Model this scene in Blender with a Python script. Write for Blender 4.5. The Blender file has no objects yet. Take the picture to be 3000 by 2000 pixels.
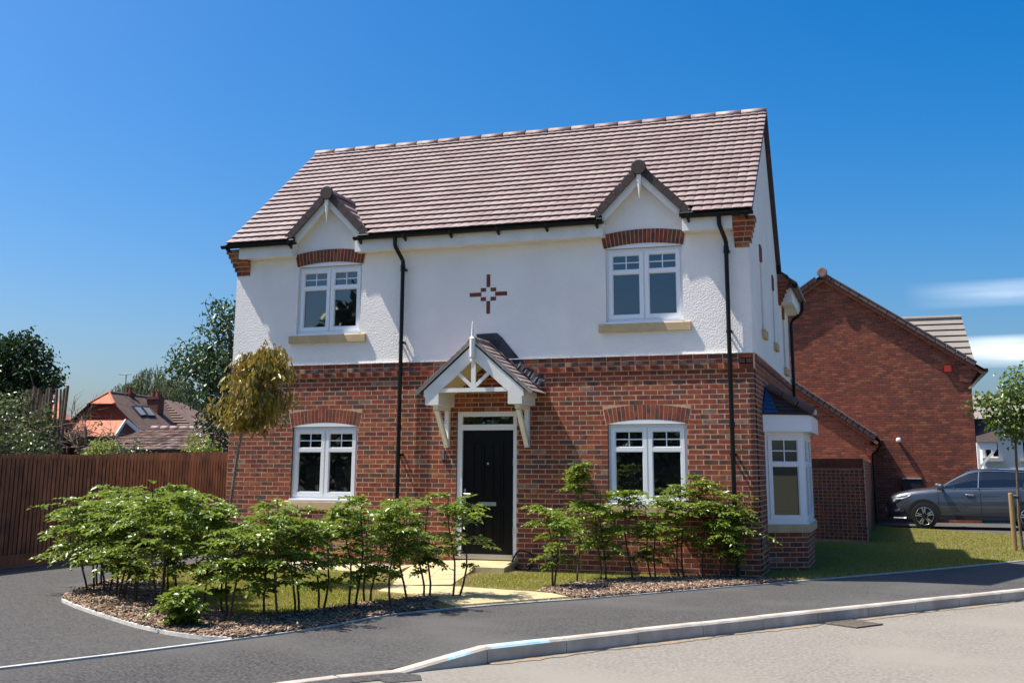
import bpy, math, random
import numpy as np
from mathutils import Vector, Matrix
PI = math.pi
random.seed(7)
RNG = np.random.default_rng(11)
scene = bpy.context.scene
COL = scene.collection

# ------------------------------------------------------------------ camera, sky, sun, exposure
CAM = Vector((10.854, -16.856, 1.484)); YAW, PITCH, ROLL = -0.3252, 0.1980, 0.0048
fw = Vector((math.sin(YAW)*math.cos(PITCH), math.cos(YAW)*math.cos(PITCH), math.sin(PITCH)))
rt = Vector((math.cos(YAW), -math.sin(YAW), 0.0)); up = rt.cross(fw)
rt, up = rt*math.cos(ROLL)+up*math.sin(ROLL), up*math.cos(ROLL)-rt*math.sin(ROLL)
cd = bpy.data.cameras.new('camera'); cam = bpy.data.objects.new('camera', cd); COL.objects.link(cam)
M3 = Matrix((rt, up, -fw)).transposed()
cam.matrix_world = Matrix.Translation(CAM) @ M3.to_4x4()
cd.sensor_width = 36.0; cd.lens = 3232.2/3000*36.0; cd.shift_y = -272.2/3000
cd.clip_start = 0.1; cd.clip_end = 3000
scene.camera = cam

SUN_TO = Vector((-0.55, -0.15, 1.0)).normalized()      # towards the sun
w = bpy.data.worlds.new('World'); scene.world = w; w.use_nodes = True
nt = w.node_tree; nt.nodes.clear()
N = nt.nodes.new; LK = nt.links.new
out = N('ShaderNodeOutputWorld'); bg = N('ShaderNodeBackground'); sky = N('ShaderNodeTexSky')
sky.sky_type = 'NISHITA'; sky.sun_disc = False
sky.sun_elevation = math.asin(SUN_TO.z); sky.sun_rotation = math.atan2(SUN_TO.x, SUN_TO.y) % (2*PI)
sky.altitude = 0; sky.air_density = 1.0; sky.dust_density = 3.0; sky.ozone_density = 6.0
bg.inputs['Strength'].default_value = 0.108
# thin wisps of cirrus low in the sky to the right of the house
geo = N('ShaderNodeTexCoord'); sep = N('ShaderNodeSeparateXYZ'); LK(geo.outputs['Generated'], sep.inputs[0])
mp = N('ShaderNodeMapping'); LK(geo.outputs['Generated'], mp.inputs[0])
mp.inputs['Rotation'].default_value = (0, 0, 0); mp.inputs['Scale'].default_value = (2.2, 2.2, 34)
nz = N('ShaderNodeTexNoise'); nz.inputs['Scale'].default_value = 1.6; nz.inputs['Detail'].default_value = 5; nz.inputs['Roughness'].default_value = 0.55
LK(mp.outputs[0], nz.inputs['Vector'])
def wmath(op, a, b=None, c=None):
    n = N('ShaderNodeMath'); n.operation = op
    for i, x in enumerate((a, b, c)):
        if x is None: continue
        if isinstance(x, (int, float)): n.inputs[i].default_value = x
        else: LK(x, n.inputs[i])
    return n.outputs[0]
# elevation band mask times noise
el = sep.outputs['Z']
def band(c, wd): return wmath('MAXIMUM', wmath('SUBTRACT', 1.0, wmath('POWER', wmath('DIVIDE', wmath('SUBTRACT', el, c), wd), 2.0)), 0.0)
rmp = N('ShaderNodeMapRange'); rmp.inputs[1].default_value = 0.42; rmp.inputs[2].default_value = 0.62; LK(nz.outputs[0], rmp.inputs[0])
az = N('ShaderNodeMapRange'); az.inputs[1].default_value = 0.02; az.inputs[2].default_value = 0.10; LK(sep.outputs['X'], az.inputs[0])
msk = wmath('MULTIPLY', wmath('MULTIPLY', wmath('ADD', band(0.098, 0.014), wmath('MULTIPLY', band(0.146, 0.012), 0.35)), az.outputs[0]), wmath('ADD', wmath('MULTIPLY', rmp.outputs[0], 0.5), 0.45))
hs = N('ShaderNodeHueSaturation'); hs.inputs['Saturation'].default_value = 1.47; hs.inputs['Value'].default_value = 1.0
LK(sky.outputs[0], hs.inputs['Color'])
mx = N('ShaderNodeMix'); mx.data_type = 'RGBA'; LK(msk, mx.inputs[0]); LK(hs.outputs[0], mx.inputs[6]); mx.inputs[7].default_value = (9.5, 9.8, 10.2, 1)
LK(mx.outputs[2], bg.inputs['Color']); LK(bg.outputs[0], out.inputs['Surface'])

sl = bpy.data.lights.new('sun', 'SUN'); sl.energy = 5.0; sl.angle = math.radians(0.5); sl.color = (1.0, 0.955, 0.88)
so = bpy.data.objects.new('sun', sl); COL.objects.link(so); so.location = (-20, -10, 40)
so.rotation_euler = (-SUN_TO).to_track_quat('-Z', 'Y').to_euler()
vs = scene.view_settings; vs.view_transform = 'Standard'; vs.look = 'None'; vs.gamma = 1; vs.use_curve_mapping = False; vs.exposure = 0.70
scene.cycles.max_bounces = 6; scene.cycles.diffuse_bounces = 3; scene.cycles.glossy_bounces = 3
scene.cycles.transmission_bounces = 3; scene.cycles.use_denoising = True
scene.cycles.sample_clamp_indirect = 4

# ------------------------------------------------------------------ materials
def S(c): return tuple(c)+((1.0,) if len(c) == 3 else ())
def mat(name, c, c2=None, scale=5.0, rough=0.7, bump=0.0, bscale=None, spec=0.4, metal=0.0, detail=4, bdist=0.01,
        lo=0.4, hi=0.6, stretch=None, rnd=0.0, c3=None, s3=0.6, coat=0.0, ior=None):
    m = bpy.data.materials.new(name); m.use_nodes = True; t = m.node_tree; b = t.nodes['Principled BSDF']
    b.inputs['Base Color'].default_value = S(c); b.inputs['Roughness'].default_value = rough
    b.inputs['Metallic'].default_value = metal; b.inputs['Specular IOR Level'].default_value = spec
    if coat: b.inputs['Coat Weight'].default_value = coat; b.inputs['Coat Roughness'].default_value = 0.03
    if ior: b.inputs['IOR'].default_value = ior
    g = t.nodes.new('ShaderNodeNewGeometry'); vec = g.outputs['Position']
    if stretch:
        mm = t.nodes.new('ShaderNodeMapping'); mm.inputs['Scale'].default_value = stretch; t.links.new(vec, mm.inputs[0]); svec = mm.outputs[0]
    else: svec = vec
    colr = None
    if c2 is not None:
        n = t.nodes.new('ShaderNodeTexNoise'); n.inputs['Scale'].default_value = scale; n.inputs['Detail'].default_value = detail
        t.links.new(svec, n.inputs['Vector'])
        r = t.nodes.new('ShaderNodeValToRGB'); r.color_ramp.elements[0].position = lo; r.color_ramp.elements[1].position = hi
        r.color_ramp.elements[0].color = S(c); r.color_ramp.elements[1].color = S(c2)
        t.links.new(n.outputs[0], r.inputs[0]); colr = r.outputs[0]
    if c3 is not None:
        n = t.nodes.new('ShaderNodeTexNoise'); n.inputs['Scale'].default_value = s3; n.inputs['Detail'].default_value = 5
        t.links.new(vec, n.inputs['Vector'])
        r = t.nodes.new('ShaderNodeMapRange'); r.inputs[1].default_value = 0.48; r.inputs[2].default_value = 0.68; t.links.new(n.outputs[0], r.inputs[0])
        x = t.nodes.new('ShaderNodeMix'); x.data_type = 'RGBA'; t.links.new(r.outputs[0], x.inputs[0])
        if colr: t.links.new(colr, x.inputs[6])
        else: x.inputs[6].default_value = S(c)
        x.inputs[7].default_value = S(c3); colr = x.outputs[2]
    if rnd > 0:
        oi = t.nodes.new('ShaderNodeObjectInfo'); h = t.nodes.new('ShaderNodeHueSaturation')
        r = t.nodes.new('ShaderNodeMapRange'); r.inputs[3].default_value = 1-rnd; r.inputs[4].default_value = 1+rnd
        t.links.new(oi.outputs['Random'], r.inputs[0]); t.links.new(r.outputs[0], h.inputs['Value'])
        if colr: t.links.new(colr, h.inputs['Color'])
        else: h.inputs['Color'].default_value = S(c)
        colr = h.outputs[0]
    if colr: t.links.new(colr, b.inputs['Base Color'])
    if bump > 0:
        n = t.nodes.new('ShaderNodeTexNoise'); n.inputs['Scale'].default_value = bscale or scale; n.inputs['Detail'].default_value = 5
        t.links.new(svec, n.inputs['Vector'])
        bp = t.nodes.new('ShaderNodeBump'); bp.inputs['Strength'].default_value = bump; bp.inputs['Distance'].default_value = bdist
        t.links.new(n.outputs[0], bp.inputs['Height']); t.links.new(bp.outputs[0], b.inputs['Normal'])
    return m

def leafmat(name, c, c2, trans=0.35, gloss=0.12, scale=6.0, rough=0.35, tc=None):
    m = bpy.data.materials.new(name); m.use_nodes = True; t = m.node_tree; t.nodes.clear()
    o = t.nodes.new('ShaderNodeOutputMaterial'); g = t.nodes.new('ShaderNodeNewGeometry')
    ramp = t.nodes.new('ShaderNodeValToRGB'); ramp.color_ramp.elements[0].color = S(c); ramp.color_ramp.elements[1].color = S(c2)
    mxn = t.nodes.new('ShaderNodeMath'); mxn.operation = 'MULTIPLY_ADD'; mxn.inputs[1].default_value = 0.65
    n = t.nodes.new('ShaderNodeTexNoise'); n.inputs['Scale'].default_value = scale; t.links.new(g.outputs['Position'], n.inputs['Vector'])
    t.links.new(g.outputs['Random Per Island'], mxn.inputs[0])
    sc = t.nodes.new('ShaderNodeMath'); sc.operation = 'MULTIPLY'; sc.inputs[1].default_value = 0.4; t.links.new(n.outputs[0], sc.inputs[0])
    t.links.new(sc.outputs[0], mxn.inputs[2]); t.links.new(mxn.outputs[0], ramp.inputs[0])
    d = t.nodes.new('ShaderNodeBsdfDiffuse'); tr = t.nodes.new('ShaderNodeBsdfTranslucent'); gl = t.nodes.new('ShaderNodeBsdfGlossy')
    gl.inputs['Roughness'].default_value = rough; gl.inputs['Color'].default_value = (0.9, 0.95, 0.9, 1)
    t.links.new(ramp.outputs[0], d.inputs['Color'])
    hs2 = t.nodes.new('ShaderNodeHueSaturation'); hs2.inputs['Hue'].default_value = 0.485; hs2.inputs['Value'].default_value = 1.5
    t.links.new(ramp.outputs[0], hs2.inputs['Color']); t.links.new(hs2.outputs[0], tr.inputs['Color'])
    m1 = t.nodes.new('ShaderNodeMixShader'); m1.inputs[0].default_value = trans
    t.links.new(d.outputs[0], m1.inputs[1]); t.links.new(tr.outputs[0], m1.inputs[2])
    fr = t.nodes.new('ShaderNodeLayerWeight'); fr.inputs['Blend'].default_value = 0.5
    pw = t.nodes.new('ShaderNodeMath'); pw.operation = 'POWER'; pw.inputs[1].default_value = 4.0; t.links.new(fr.outputs['Facing'], pw.inputs[0])
    fm = t.nodes.new('ShaderNodeMath'); fm.operation = 'MULTIPLY_ADD'; fm.inputs[1].default_value = gloss*4; fm.inputs[2].default_value = gloss*0.5; fm.use_clamp = True; t.links.new(pw.outputs[0], fm.inputs[0])
    m2 = t.nodes.new('ShaderNodeMixShader'); t.links.new(fm.outputs[0], m2.inputs[0])
    t.links.new(m1.outputs[0], m2.inputs[1]); t.links.new(gl.outputs[0], m2.inputs[2]); t.links.new(m2.outputs[0], o.inputs['Surface'])
    return m

BR = [mat('brick_red', (0.29, 0.062, 0.026), (0.19, 0.045, 0.024), 9, 0.8, 0.5, 60, lo=0.45, hi=0.62),
      mat('brick_deep_red', (0.215, 0.042, 0.021), (0.125, 0.032, 0.02), 9, 0.8, 0.5, 60, lo=0.42, hi=0.62),
      mat('brick_orange', (0.35, 0.11, 0.038), (0.23, 0.065, 0.028), 9, 0.8, 0.5, 60),
      mat('brick_brown', (0.16, 0.057, 0.03), (0.10, 0.036, 0.024), 9, 0.8, 0.5, 60),
      mat('brick_blue', (0.085, 0.052, 0.05), (0.13, 0.052, 0.036), 9, 0.8, 0.5, 60),
      mat('brick_kissed', (0.255, 0.062, 0.028), (0.085, 0.04, 0.032), 7, 0.8, 0.5, 60, lo=0.44, hi=0.54),
      mat('brick_buff', (0.30, 0.17, 0.11), (0.2, 0.11, 0.08), 9, 0.8, 0.5, 60)]
def brick_pick(r=random):
    x = r.random()
    return 0 if x < .34 else 1 if x < .56 else 2 if x < .66 else 3 if x < .77 else 4 if x < .83 else 5 if x < .97 else 6
MORTAR = mat('mortar', (0.56, 0.37, 0.23), (0.46, 0.29, 0.18), 12, 0.95, 0.6, 140, spec=0.1)
MORTAR2 = mat('mortar_far', (0.46, 0.26, 0.17), (0.38, 0.21, 0.135), 4, 0.95, spec=0.1)
RENDER = mat('white_render', (0.87, 0.82, 0.755), (0.82, 0.77, 0.71), 1.3, 0.9, 0.75, 42, spec=0.15, bdist=0.012, c3=(0.79, 0.745, 0.69), s3=0.35)
UPVC = mat('white_upvc', (0.80, 0.80, 0.79), rough=0.3, spec=0.5)
TIMBER_W = mat('white_painted_timber', (0.78, 0.76, 0.70), (0.72, 0.69, 0.62), 3, 0.45)
CREAM = mat('cream_soffit', (0.66, 0.54, 0.34), (0.6, 0.48, 0.3), 3, 0.5)
BLACK = mat('black_pvc', (0.006, 0.006, 0.006), rough=0.35, spec=0.25)
TILE = [mat('roof_tile_pink', (0.30, 0.225, 0.21), (0.275, 0.205, 0.19), 3.5, 0.6, 0.4, 50, rnd=0.05),
        mat('roof_tile_brown', (0.265, 0.19, 0.175), (0.245, 0.175, 0.16), 3.5, 0.6, 0.4, 50, rnd=0.05),
        mat('roof_tile_pale', (0.32, 0.25, 0.225), (0.29, 0.222, 0.2), 3.5, 0.6, 0.4, 50, rnd=0.05)]
TILE_DK = mat('verge_tile', (0.055, 0.034, 0.029), (0.04, 0.025, 0.022), 8, 0.6, 0.3, 60)
RIDGE = mat('ridge_tile', (0.27, 0.18, 0.155), (0.2, 0.13, 0.115), 5, 0.6, 0.4, 40, c3=(0.36, 0.29, 0.25), s3=1.2)
LEAD = mat('lead_sheet', (0.03, 0.032, 0.038), (0.055, 0.058, 0.064), 6, 0.6, 0.5, 14, spec=0.3, bdist=0.03)
BLUEFILM = mat('blue_film', (0.006, 0.028, 0.085), (0.01, 0.05, 0.13), 9, 0.35, spec=0.5, stretch=(1, 1, 6))
STONE = mat('cast_stone', (0.55, 0.40, 0.22), (0.47, 0.34, 0.19), 5, 0.85, 0.2, 90)
GLASS = mat('window_glass', (0.006, 0.007, 0.008), rough=0.015, spec=0.5, ior=2.15)
DOORB = mat('black_door', (0.004, 0.004, 0.004), rough=0.3, spec=0.22)
STEEL = mat('brushed_steel', (0.62, 0.62, 0.60), rough=0.28, metal=1.0)
TARMAC = mat('tarmac', (0.046, 0.043, 0.040), (0.105, 0.099, 0.092), 38, 0.92, 0.9, 150, spec=0.15, c3=(0.105, 0.099, 0.091), s3=0.5, bdist=0.006, lo=0.34, hi=0.66, detail=6)
ROAD = mat('road_binder', (0.165, 0.146, 0.122), (0.275, 0.25, 0.213), 30, 0.95, 0.9, 120, spec=0.1, c3=(0.25, 0.225, 0.188), s3=0.45, bdist=0.006, lo=0.33, hi=0.67, detail=6)
GRIT = mat('road_grit', (0.32, 0.25, 0.17), (0.26, 0.2, 0.14), 14, 0.95, 0.8, 90, spec=0.1)
KERB = mat('kerb_concrete', (0.50, 0.44, 0.37), (0.40, 0.35, 0.29), 4, 0.9, 0.35, 80, spec=0.15, c3=(0.34, 0.29, 0.24), s3=2.2, rnd=0.05)
KERBBLUE = mat('blue_marking', (0.30, 0.52, 0.62), (0.45, 0.6, 0.66), 9, 0.8)
EDGING = mat('edging_concrete', (0.55, 0.52, 0.46), (0.42, 0.40, 0.36), 7, 0.9, 0.3, 60)
SLAB = mat('paving_slab', (0.50, 0.41, 0.22), (0.44, 0.355, 0.19), 4, 0.9, 0.4, 90, rnd=0.06)
GRAVELM = mat('white_gravel', (0.75, 0.68, 0.55), (0.6, 0.54, 0.44), 30, 0.9)
SOIL = mat('soil', (0.10, 0.062, 0.04), (0.14, 0.09, 0.055), 8, 0.95, 0.8, 40)
CHIP = [mat('bark_chip_pale', (0.40, 0.29, 0.2), (0.3, 0.2, 0.13), 20, 0.9), mat('bark_chip_brown', (0.20, 0.125, 0.08), (0.14, 0.085, 0.055), 20, 0.9), mat('bark_chip_dark', (0.10, 0.065, 0.045), rough=0.9)]
TURF = mat('turf_base', (0.13, 0.13, 0.025), (0.17, 0.16, 0.04), 2.0, 0.95, 0.9, 60, c3=(0.23, 0.19, 0.085), s3=1.1)
FIELD = mat('far_ground', (0.08, 0.085, 0.04), (0.11, 0.1, 0.06), 0.3, 0.95)
WOOD = mat('fence_timber', (0.22, 0.095, 0.05), (0.16, 0.066, 0.035), 3, 0.8, 0.5, 18, stretch=(5, 5, 0.6), rnd=0.22, c3=(0.09, 0.045, 0.03), s3=3.2)
BARK = mat('bark', (0.10, 0.07, 0.045), (0.15, 0.11, 0.075), 14, 0.9, 0.6, 30, stretch=(1, 1, 0.3))
BARKP = mat('pale_bark', (0.26, 0.2, 0.14), (0.18, 0.135, 0.095), 14, 0.85, 0.4, 40, stretch=(1, 1, 0.4))
TWIG = mat('shrub_stem', (0.055, 0.035, 0.025), (0.08, 0.055, 0.04), 14, 0.8)
TWIGP = mat('grey_twig', (0.24, 0.18, 0.125), (0.17, 0.13, 0.09), 5, 0.9)
STAKE = mat('round_stake', (0.34, 0.215, 0.09), (0.27, 0.165, 0.07), 9, 0.8, 0.3, 40, stretch=(1, 1, 0.2))
L_HORN = leafmat('hornbeam_leaf', (0.055, 0.105, 0.010), (0.225, 0.30, 0.032), 0.36, 0.07, 5)
L_GOLD = leafmat('golden_leaf', (0.15, 0.115, 0.012), (0.36, 0.27, 0.035), 0.3, 0.10, 5)
L_ASH = leafmat('dark_leaf', (0.022, 0.048, 0.012), (0.055, 0.10, 0.022), 0.28, 0.08, 2)
L_OAK = leafmat('far_dark_leaf', (0.016, 0.035, 0.012), (0.04, 0.075, 0.022), 0.2, 0.05, 1)
L_MAPLE = leafmat('maple_leaf', (0.06, 0.105, 0.015), (0.15, 0.21, 0.035), 0.35, 0.07, 4)
L_WILLOW = leafmat('willow_leaf', (0.075, 0.095, 0.035), (0.15, 0.17, 0.075), 0.3, 0.05, 1)
L_IVY = leafmat('ivy_leaf', (0.05, 0.075, 0.02), (0.15, 0.19, 0.05), 0.25, 0.1, 2)
L_LIME = leafmat('lime_leaf', (0.12, 0.17, 0.02), (0.22, 0.28, 0.05), 0.35, 0.05, 2)
L_GRASS = leafmat('grass_blade', (0.165, 0.19, 0.016), (0.32, 0.31, 0.055), 0.3, 0.03, 1.3)
L_DRY = leafmat('dry_grass', (0.34, 0.27, 0.12), (0.46, 0.37, 0.18), 0.3, 0.02, 1.3)
ROOF_O = mat('orange_roof', (0.46, 0.155, 0.085), (0.40, 0.125, 0.065), 1.5, 0.8, 0.3, 12, stretch=(1, 1, 4))
ROOF_B = mat('brown_roof', (0.12, 0.072, 0.05), (0.085, 0.05, 0.037), 2.0, 0.85, 0.5, 16)
ROOF_R = mat('redbrown_roof', (0.20, 0.105, 0.075), (0.13, 0.078, 0.06), 1.2, 0.85, 0.5, 14, stretch=(0.5, 0.5, 3), c3=(0.28, 0.15, 0.11), s3=2.5)
ROOF_G = mat('grey_roof', (0.235, 0.205, 0.175), (0.20, 0.175, 0.15), 0.8, 0.8)
FARBRICK = mat('far_brick', (0.15, 0.055, 0.04), (0.11, 0.042, 0.032), 3, 0.9, stretch=(1, 1, 4))
FARRENDER = mat('far_render', (0.74, 0.73, 0.70), rough=0.9)
POT = mat('chimney_pot', (0.20, 0.06, 0.04), rough=0.8)
GREYM = mat('grey_metal', (0.2, 0.2, 0.21), rough=0.5, metal=0.5)
REDBOX = mat('red_box', (0.42, 0.03, 0.015), rough=0.4)
CARP = mat('grey_car_paint', (0.085, 0.095, 0.11), rough=0.35, spec=0.5, metal=0.6, coat=1.0)
CARG = mat('car_glass', (0.004, 0.006, 0.01), rough=0.02, spec=0.5, ior=1.8)
CARB = mat('car_black_plastic', (0.015, 0.015, 0.016), rough=0.5)
RUBBER = mat('tyre_rubber', (0.012, 0.012, 0.012), rough=0.8)
ALLOY = mat('alloy', (0.6, 0.6, 0.6), rough=0.25, metal=0.9)
HEADL = mat('headlamp_glass', (0.55, 0.57, 0.58), rough=0.08, spec=0.7, metal=0.4)
PLATE = mat('number_plate', (0.75, 0.75, 0.7), rough=0.5)
CURTAIN = mat('pale_blind', (0.3, 0.3, 0.29), rough=0.9)

# ------------------------------------------------------------------ mesh helpers
class Fr:
    def __init__(s, o, U, Nn, Vv=(0, 0, 1)): s.o = Vector(o); s.U = Vector(U).normalized(); s.N = Vector(Nn).normalized(); s.V = Vector(Vv).normalized()
    def p(s, u, v, w=0.0): return s.o + s.U*u + s.V*v + s.N*w
FRONT = Fr((0, 0, 0), (1, 0, 0), (0, -1, 0))
SIDE = Fr((9, 0, 0), (0, 1, 0), (1, 0, 0))

class MB:
    def __init__(s): s.v = []; s.f = []; s.m = []; s.mats = []
    def mi(s, m):
        if m not in s.mats: s.mats.append(m)
        return s.mats.index(m)
    def face(s, pts, m):
        i = len(s.v); s.v += [tuple(p) for p in pts]; s.f.append(tuple(range(i, i+len(pts)))); s.m.append(s.mi(m)); return s
    def box(s, x0, x1, y0, y1, z0, z1, m):
        return s.lbox(Fr((0, 0, 0), (1, 0, 0), (0, 1, 0)), x0, x1, z0, z1, y0, y1, m)
    def lbox(s, fr, u0, u1, v0, v1, w0, w1, m):
        i = len(s.v); k = s.mi(m)
        for ww in (w0, w1):
            for (u, v) in ((u0, v0), (u1, v0), (u1, v1), (u0, v1)): s.v.append(tuple(fr.p(u, v, ww)))
        for q in ((3, 2, 1, 0), (4, 5, 6, 7), (0, 1, 5, 4), (1, 2, 6, 5), (2, 3, 7, 6), (3, 0, 4, 7)):
            s.f.append(tuple(i+a for a in q)); s.m.append(k)
        return s
    def prism(s, pts, fr, w0, w1, m):
        i = len(s.v); k = s.mi(m); n = len(pts)
        for ww in (w0, w1):
            for (u, v) in pts: s.v.append(tuple(fr.p(u, v, ww)))
        s.f.append(tuple(i+n-1-a for a in range(n))); s.m.append(k)
        s.f.append(tuple(i+n+a for a in range(n))); s.m.append(k)
        for a in range(n):
            b = (a+1) % n; s.f.append((i+a, i+b, i+n+b, i+n+a)); s.m.append(k)
        return s
    def beam(s, a, b, wd, th, m, upv=(0, 0, 1)):
        a, b = Vector(a), Vector(b); d = (b-a); L = d.length; d.normalize()
        sd = d.cross(Vector(upv)); sd.normalize(); nn = sd.cross(d)
        fr = Fr(a, d, nn, sd); return s.lbox(fr, 0, L, -wd/2, wd/2, -th/2, th/2, m)
    def tube(s, pts, r, n, m, caps=True):
        pts = [Vector(p) for p in pts]; k = s.mi(m); i0 = len(s.v)
        rs = r if isinstance(r, (list, tuple)) else [r]*len(pts)
        ref = Vector((0.31, 0.17, 0.93))
        for j, p in enumerate(pts):
            d = (pts[min(j+1, len(pts)-1)]-pts[max(j-1, 0)])
            if d.length < 1e-9: d = Vector((0, 0, 1))
            d.normalize(); a = d.cross(ref)
            if a.length < 1e-3: a = d.cross(Vector((1, 0, 0)))
            a.normalize(); b = d.cross(a)
            for q in range(n):
                t = 2*PI*q/n; s.v.append(tuple(p+(a*math.cos(t)+b*math.sin(t))*rs[j]))
        for j in range(len(pts)-1):
            for q in range(n):
                q2 = (q+1) % n; s.f.append((i0+j*n+q, i0+j*n+q2, i0+(j+1)*n+q2, i0+(j+1)*n+q)); s.m.append(k)
        if caps and n > 2:
            s.f.append(tuple(i0+q for q in range(n))[::-1]); s.m.append(k)
            s.f.append(tuple(i0+(len(pts)-1)*n+q for q in range(n))); s.m.append(k)
        return s
    def lathe(s, c, prof, n, m, axis=(0, 0, 1)):
        c = Vector(c); ax = Vector(axis).normalized(); a = ax.orthogonal().normalized(); b = ax.cross(a); k = s.mi(m); i0 = len(s.v)
        for (r, h) in prof:
            for q in range(n):
                t = 2*PI*q/n; s.v.append(tuple(c+ax*h+(a*math.cos(t)+b*math.sin(t))*r))
        for j in range(len(prof)-1):
            for q in range(n):
                q2 = (q+1) % n; s.f.append((i0+j*n+q, i0+j*n+q2, i0+(j+1)*n+q2, i0+(j+1)*n+q)); s.m.append(k)
        s.f.append(tuple(i0+q for q in range(n))[::-1]); s.m.append(k)
        s.f.append(tuple(i0+(len(prof)-1)*n+q for q in range(n))); s.m.append(k)
        return s
    def mesh(s, name, smooth=False):
        me = bpy.data.meshes.new(name); me.from_pydata(s.v, [], s.f)
        for m in s.mats: me.materials.append(m)
        me.polygons.foreach_set('material_index', s.m)
        if smooth: me.polygons.foreach_set('use_smooth', [True]*len(s.f))
        me.update(); return me
    def build(s, name, parent=None, smooth=False, kind=None, label=None):
        return link(name, s.mesh(name, smooth), parent, kind, label)

def link(name, me, parent=None, kind=None, label=None):
    o = bpy.data.objects.new(name, me); COL.objects.link(o)
    if parent is not None:
        o.parent = parent
        if parent.type == 'EMPTY': o.matrix_parent_inverse = Matrix.LocRotScale(parent.location, parent.rotation_euler, parent.scale).inverted()
    if kind: o['kind'] = kind
    if label: o['label'] = label
    return o
def put(name, me, parent, mx):          # a small piece sharing a mesh, placed by a world matrix
    o = link(name, me, parent); o.matrix_basis = mx; return o
def thing(name, loc, label, cat, group=None):
    o = bpy.data.objects.new(name, None); COL.objects.link(o); o.location = loc; o.empty_display_size = 0.3
    o['label'] = label; o['category'] = cat
    if group: o['group'] = group
    return o
def tag(o, label, cat, group=None):
    o['label'] = label; o['category'] = cat
    if group: o['group'] = group
    return o
def struct(name, mb, smooth=False): return mb.build(name, None, smooth, 'structure')

def np_mesh(name, verts, faces, mats, midx=None, smooth=False):
    me = bpy.data.meshes.new(name); nv = len(verts); nf, k = faces.shape
    me.vertices.add(nv); me.vertices.foreach_set('co', np.ascontiguousarray(verts, dtype=np.float32).ravel())
    me.loops.add(nf*k); me.loops.foreach_set('vertex_index', faces.astype(np.int32).ravel())
    me.polygons.add(nf); me.polygons.foreach_set('loop_start', np.arange(0, nf*k, k, dtype=np.int32))
    for m in mats: me.materials.append(m)
    if midx is not None: me.polygons.foreach_set('material_index', midx.astype(np.int32))
    if smooth: me.polygons.foreach_set('use_smooth', np.ones(nf, dtype=bool))
    me.update(calc_edges=True); me.validate(); return me

def unit(a): return a/np.maximum(np.linalg.norm(a, axis=1, keepdims=True), 1e-9)
def leaf_mesh(name, base, d, nrm, ln, wd, mats, midx=None, fold=0.25):
    """leaves as two folded triangles each: base point, direction, rough normal, length, width"""
    n = len(base); d = unit(d); sd = unit(np.cross(d, nrm)); nn = np.cross(sd, d)
    ln = np.broadcast_to(ln, (n,))[:, None]; wd = np.broadcast_to(wd, (n,))[:, None]
    tip = base+d*ln-nn*ln*0.12; mid = base+d*ln*0.45
    l = mid+sd*wd*0.5+nn*wd*fold; r = mid-sd*wd*0.5+nn*wd*fold
    v = np.stack([base, r, tip, l], 1).reshape(-1, 3); i = np.arange(n)*4
    f = np.stack([np.stack([i, i+1, i+2], 1), np.stack([i, i+2, i+3], 1)], 1).reshape(-1, 3)
    mi = None if midx is None else np.repeat(midx, 2)
    return np_mesh(name, v, f, mats, mi)

# ------------------------------------------------------------------ brick laying
def brick_mesh(w_, h_, d_, m, cz=0.003):
    """front at y=0 facing -y, chamfered arrises, 9 quads"""
    b = MB(); k = b.mi(m); x, z = w_/2, h_/2
    o = [(-x, d_, -z), (x, d_, -z), (x, d_, z), (-x, d_, z), (-x, cz, -z), (x, cz, -z), (x, cz, z), (-x, cz, z),
         (-x+cz, 0, -z+cz), (x-cz, 0, -z+cz), (x-cz, 0, z-cz), (-x+cz, 0, z-cz)]
    b.v = o; b.f = [(8, 9, 10, 11)]
    for a in range(4):
        c = (a+1) % 4; b.f += [(4+a, 4+c, 8+c, 8+a), (a, c, 4+c, 4+a)]
    b.m = [k]*9; return b
_bm = {}
def brick_shared(w_, h_, var, d_=0.05):
    key = (round(w_, 2), round(h_, 3), var)
    if key not in _bm: _bm[key] = brick_mesh(key[0], h_, d_, BR[var]).mesh('brick')
    return _bm[key]
def add_brick(mb, fr, u0, u1, v0, v1, w, m, dep=0.03, cz=0.003):
    i = len(mb.v); k = mb.mi(m)
    for (a, b, c, d, ww) in ((u0, u1, v0, v1, w-dep), (u0, u1, v0, v1, w-cz), (u0+cz, u1-cz, v0+cz, v1-cz, w)):
        for (u, v) in ((a, c), (b, c), (b, d), (a, d)): mb.v.append(tuple(fr.p(u, v, ww)))
    mb.f.append((i+8, i+9, i+10, i+11)); mb.m.append(k)
    for a in range(4):
        c = (a+1) % 4
        mb.f += [(i+4+a, i+4+c, i+8+c, i+8+a), (i+a, i+c, i+4+c, i+4+a)]; mb.m += [k, k]
def course(u0, u1, off, stretch=0.225, holes=()):
    """brick extents along one course between u0 and u1, cut round the holes"""
    iv = [(u0, u1)]
    for (a, b) in holes:
        nx_ = []
        for (p, q) in iv:
            if b <= p or a >= q: nx_.append((p, q)); continue
            if a > p: nx_.append((p, a))
            if b < q: nx_.append((b, q))
        iv = nx_
    res = []
    for (p, q) in iv:
        k = math.floor((p-off)/stretch)
        while True:
            a, b = off+k*stretch, off+(k+1)*stretch
            if a >= q-1e-6: break
            aa, bb = max(a, p), min(b, q)
            if bb-aa > 0.03: res.append((aa+(0.005 if aa == a else 0.0), bb-(0.005 if bb == b else 0.0)))
            k += 1
    return res
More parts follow.
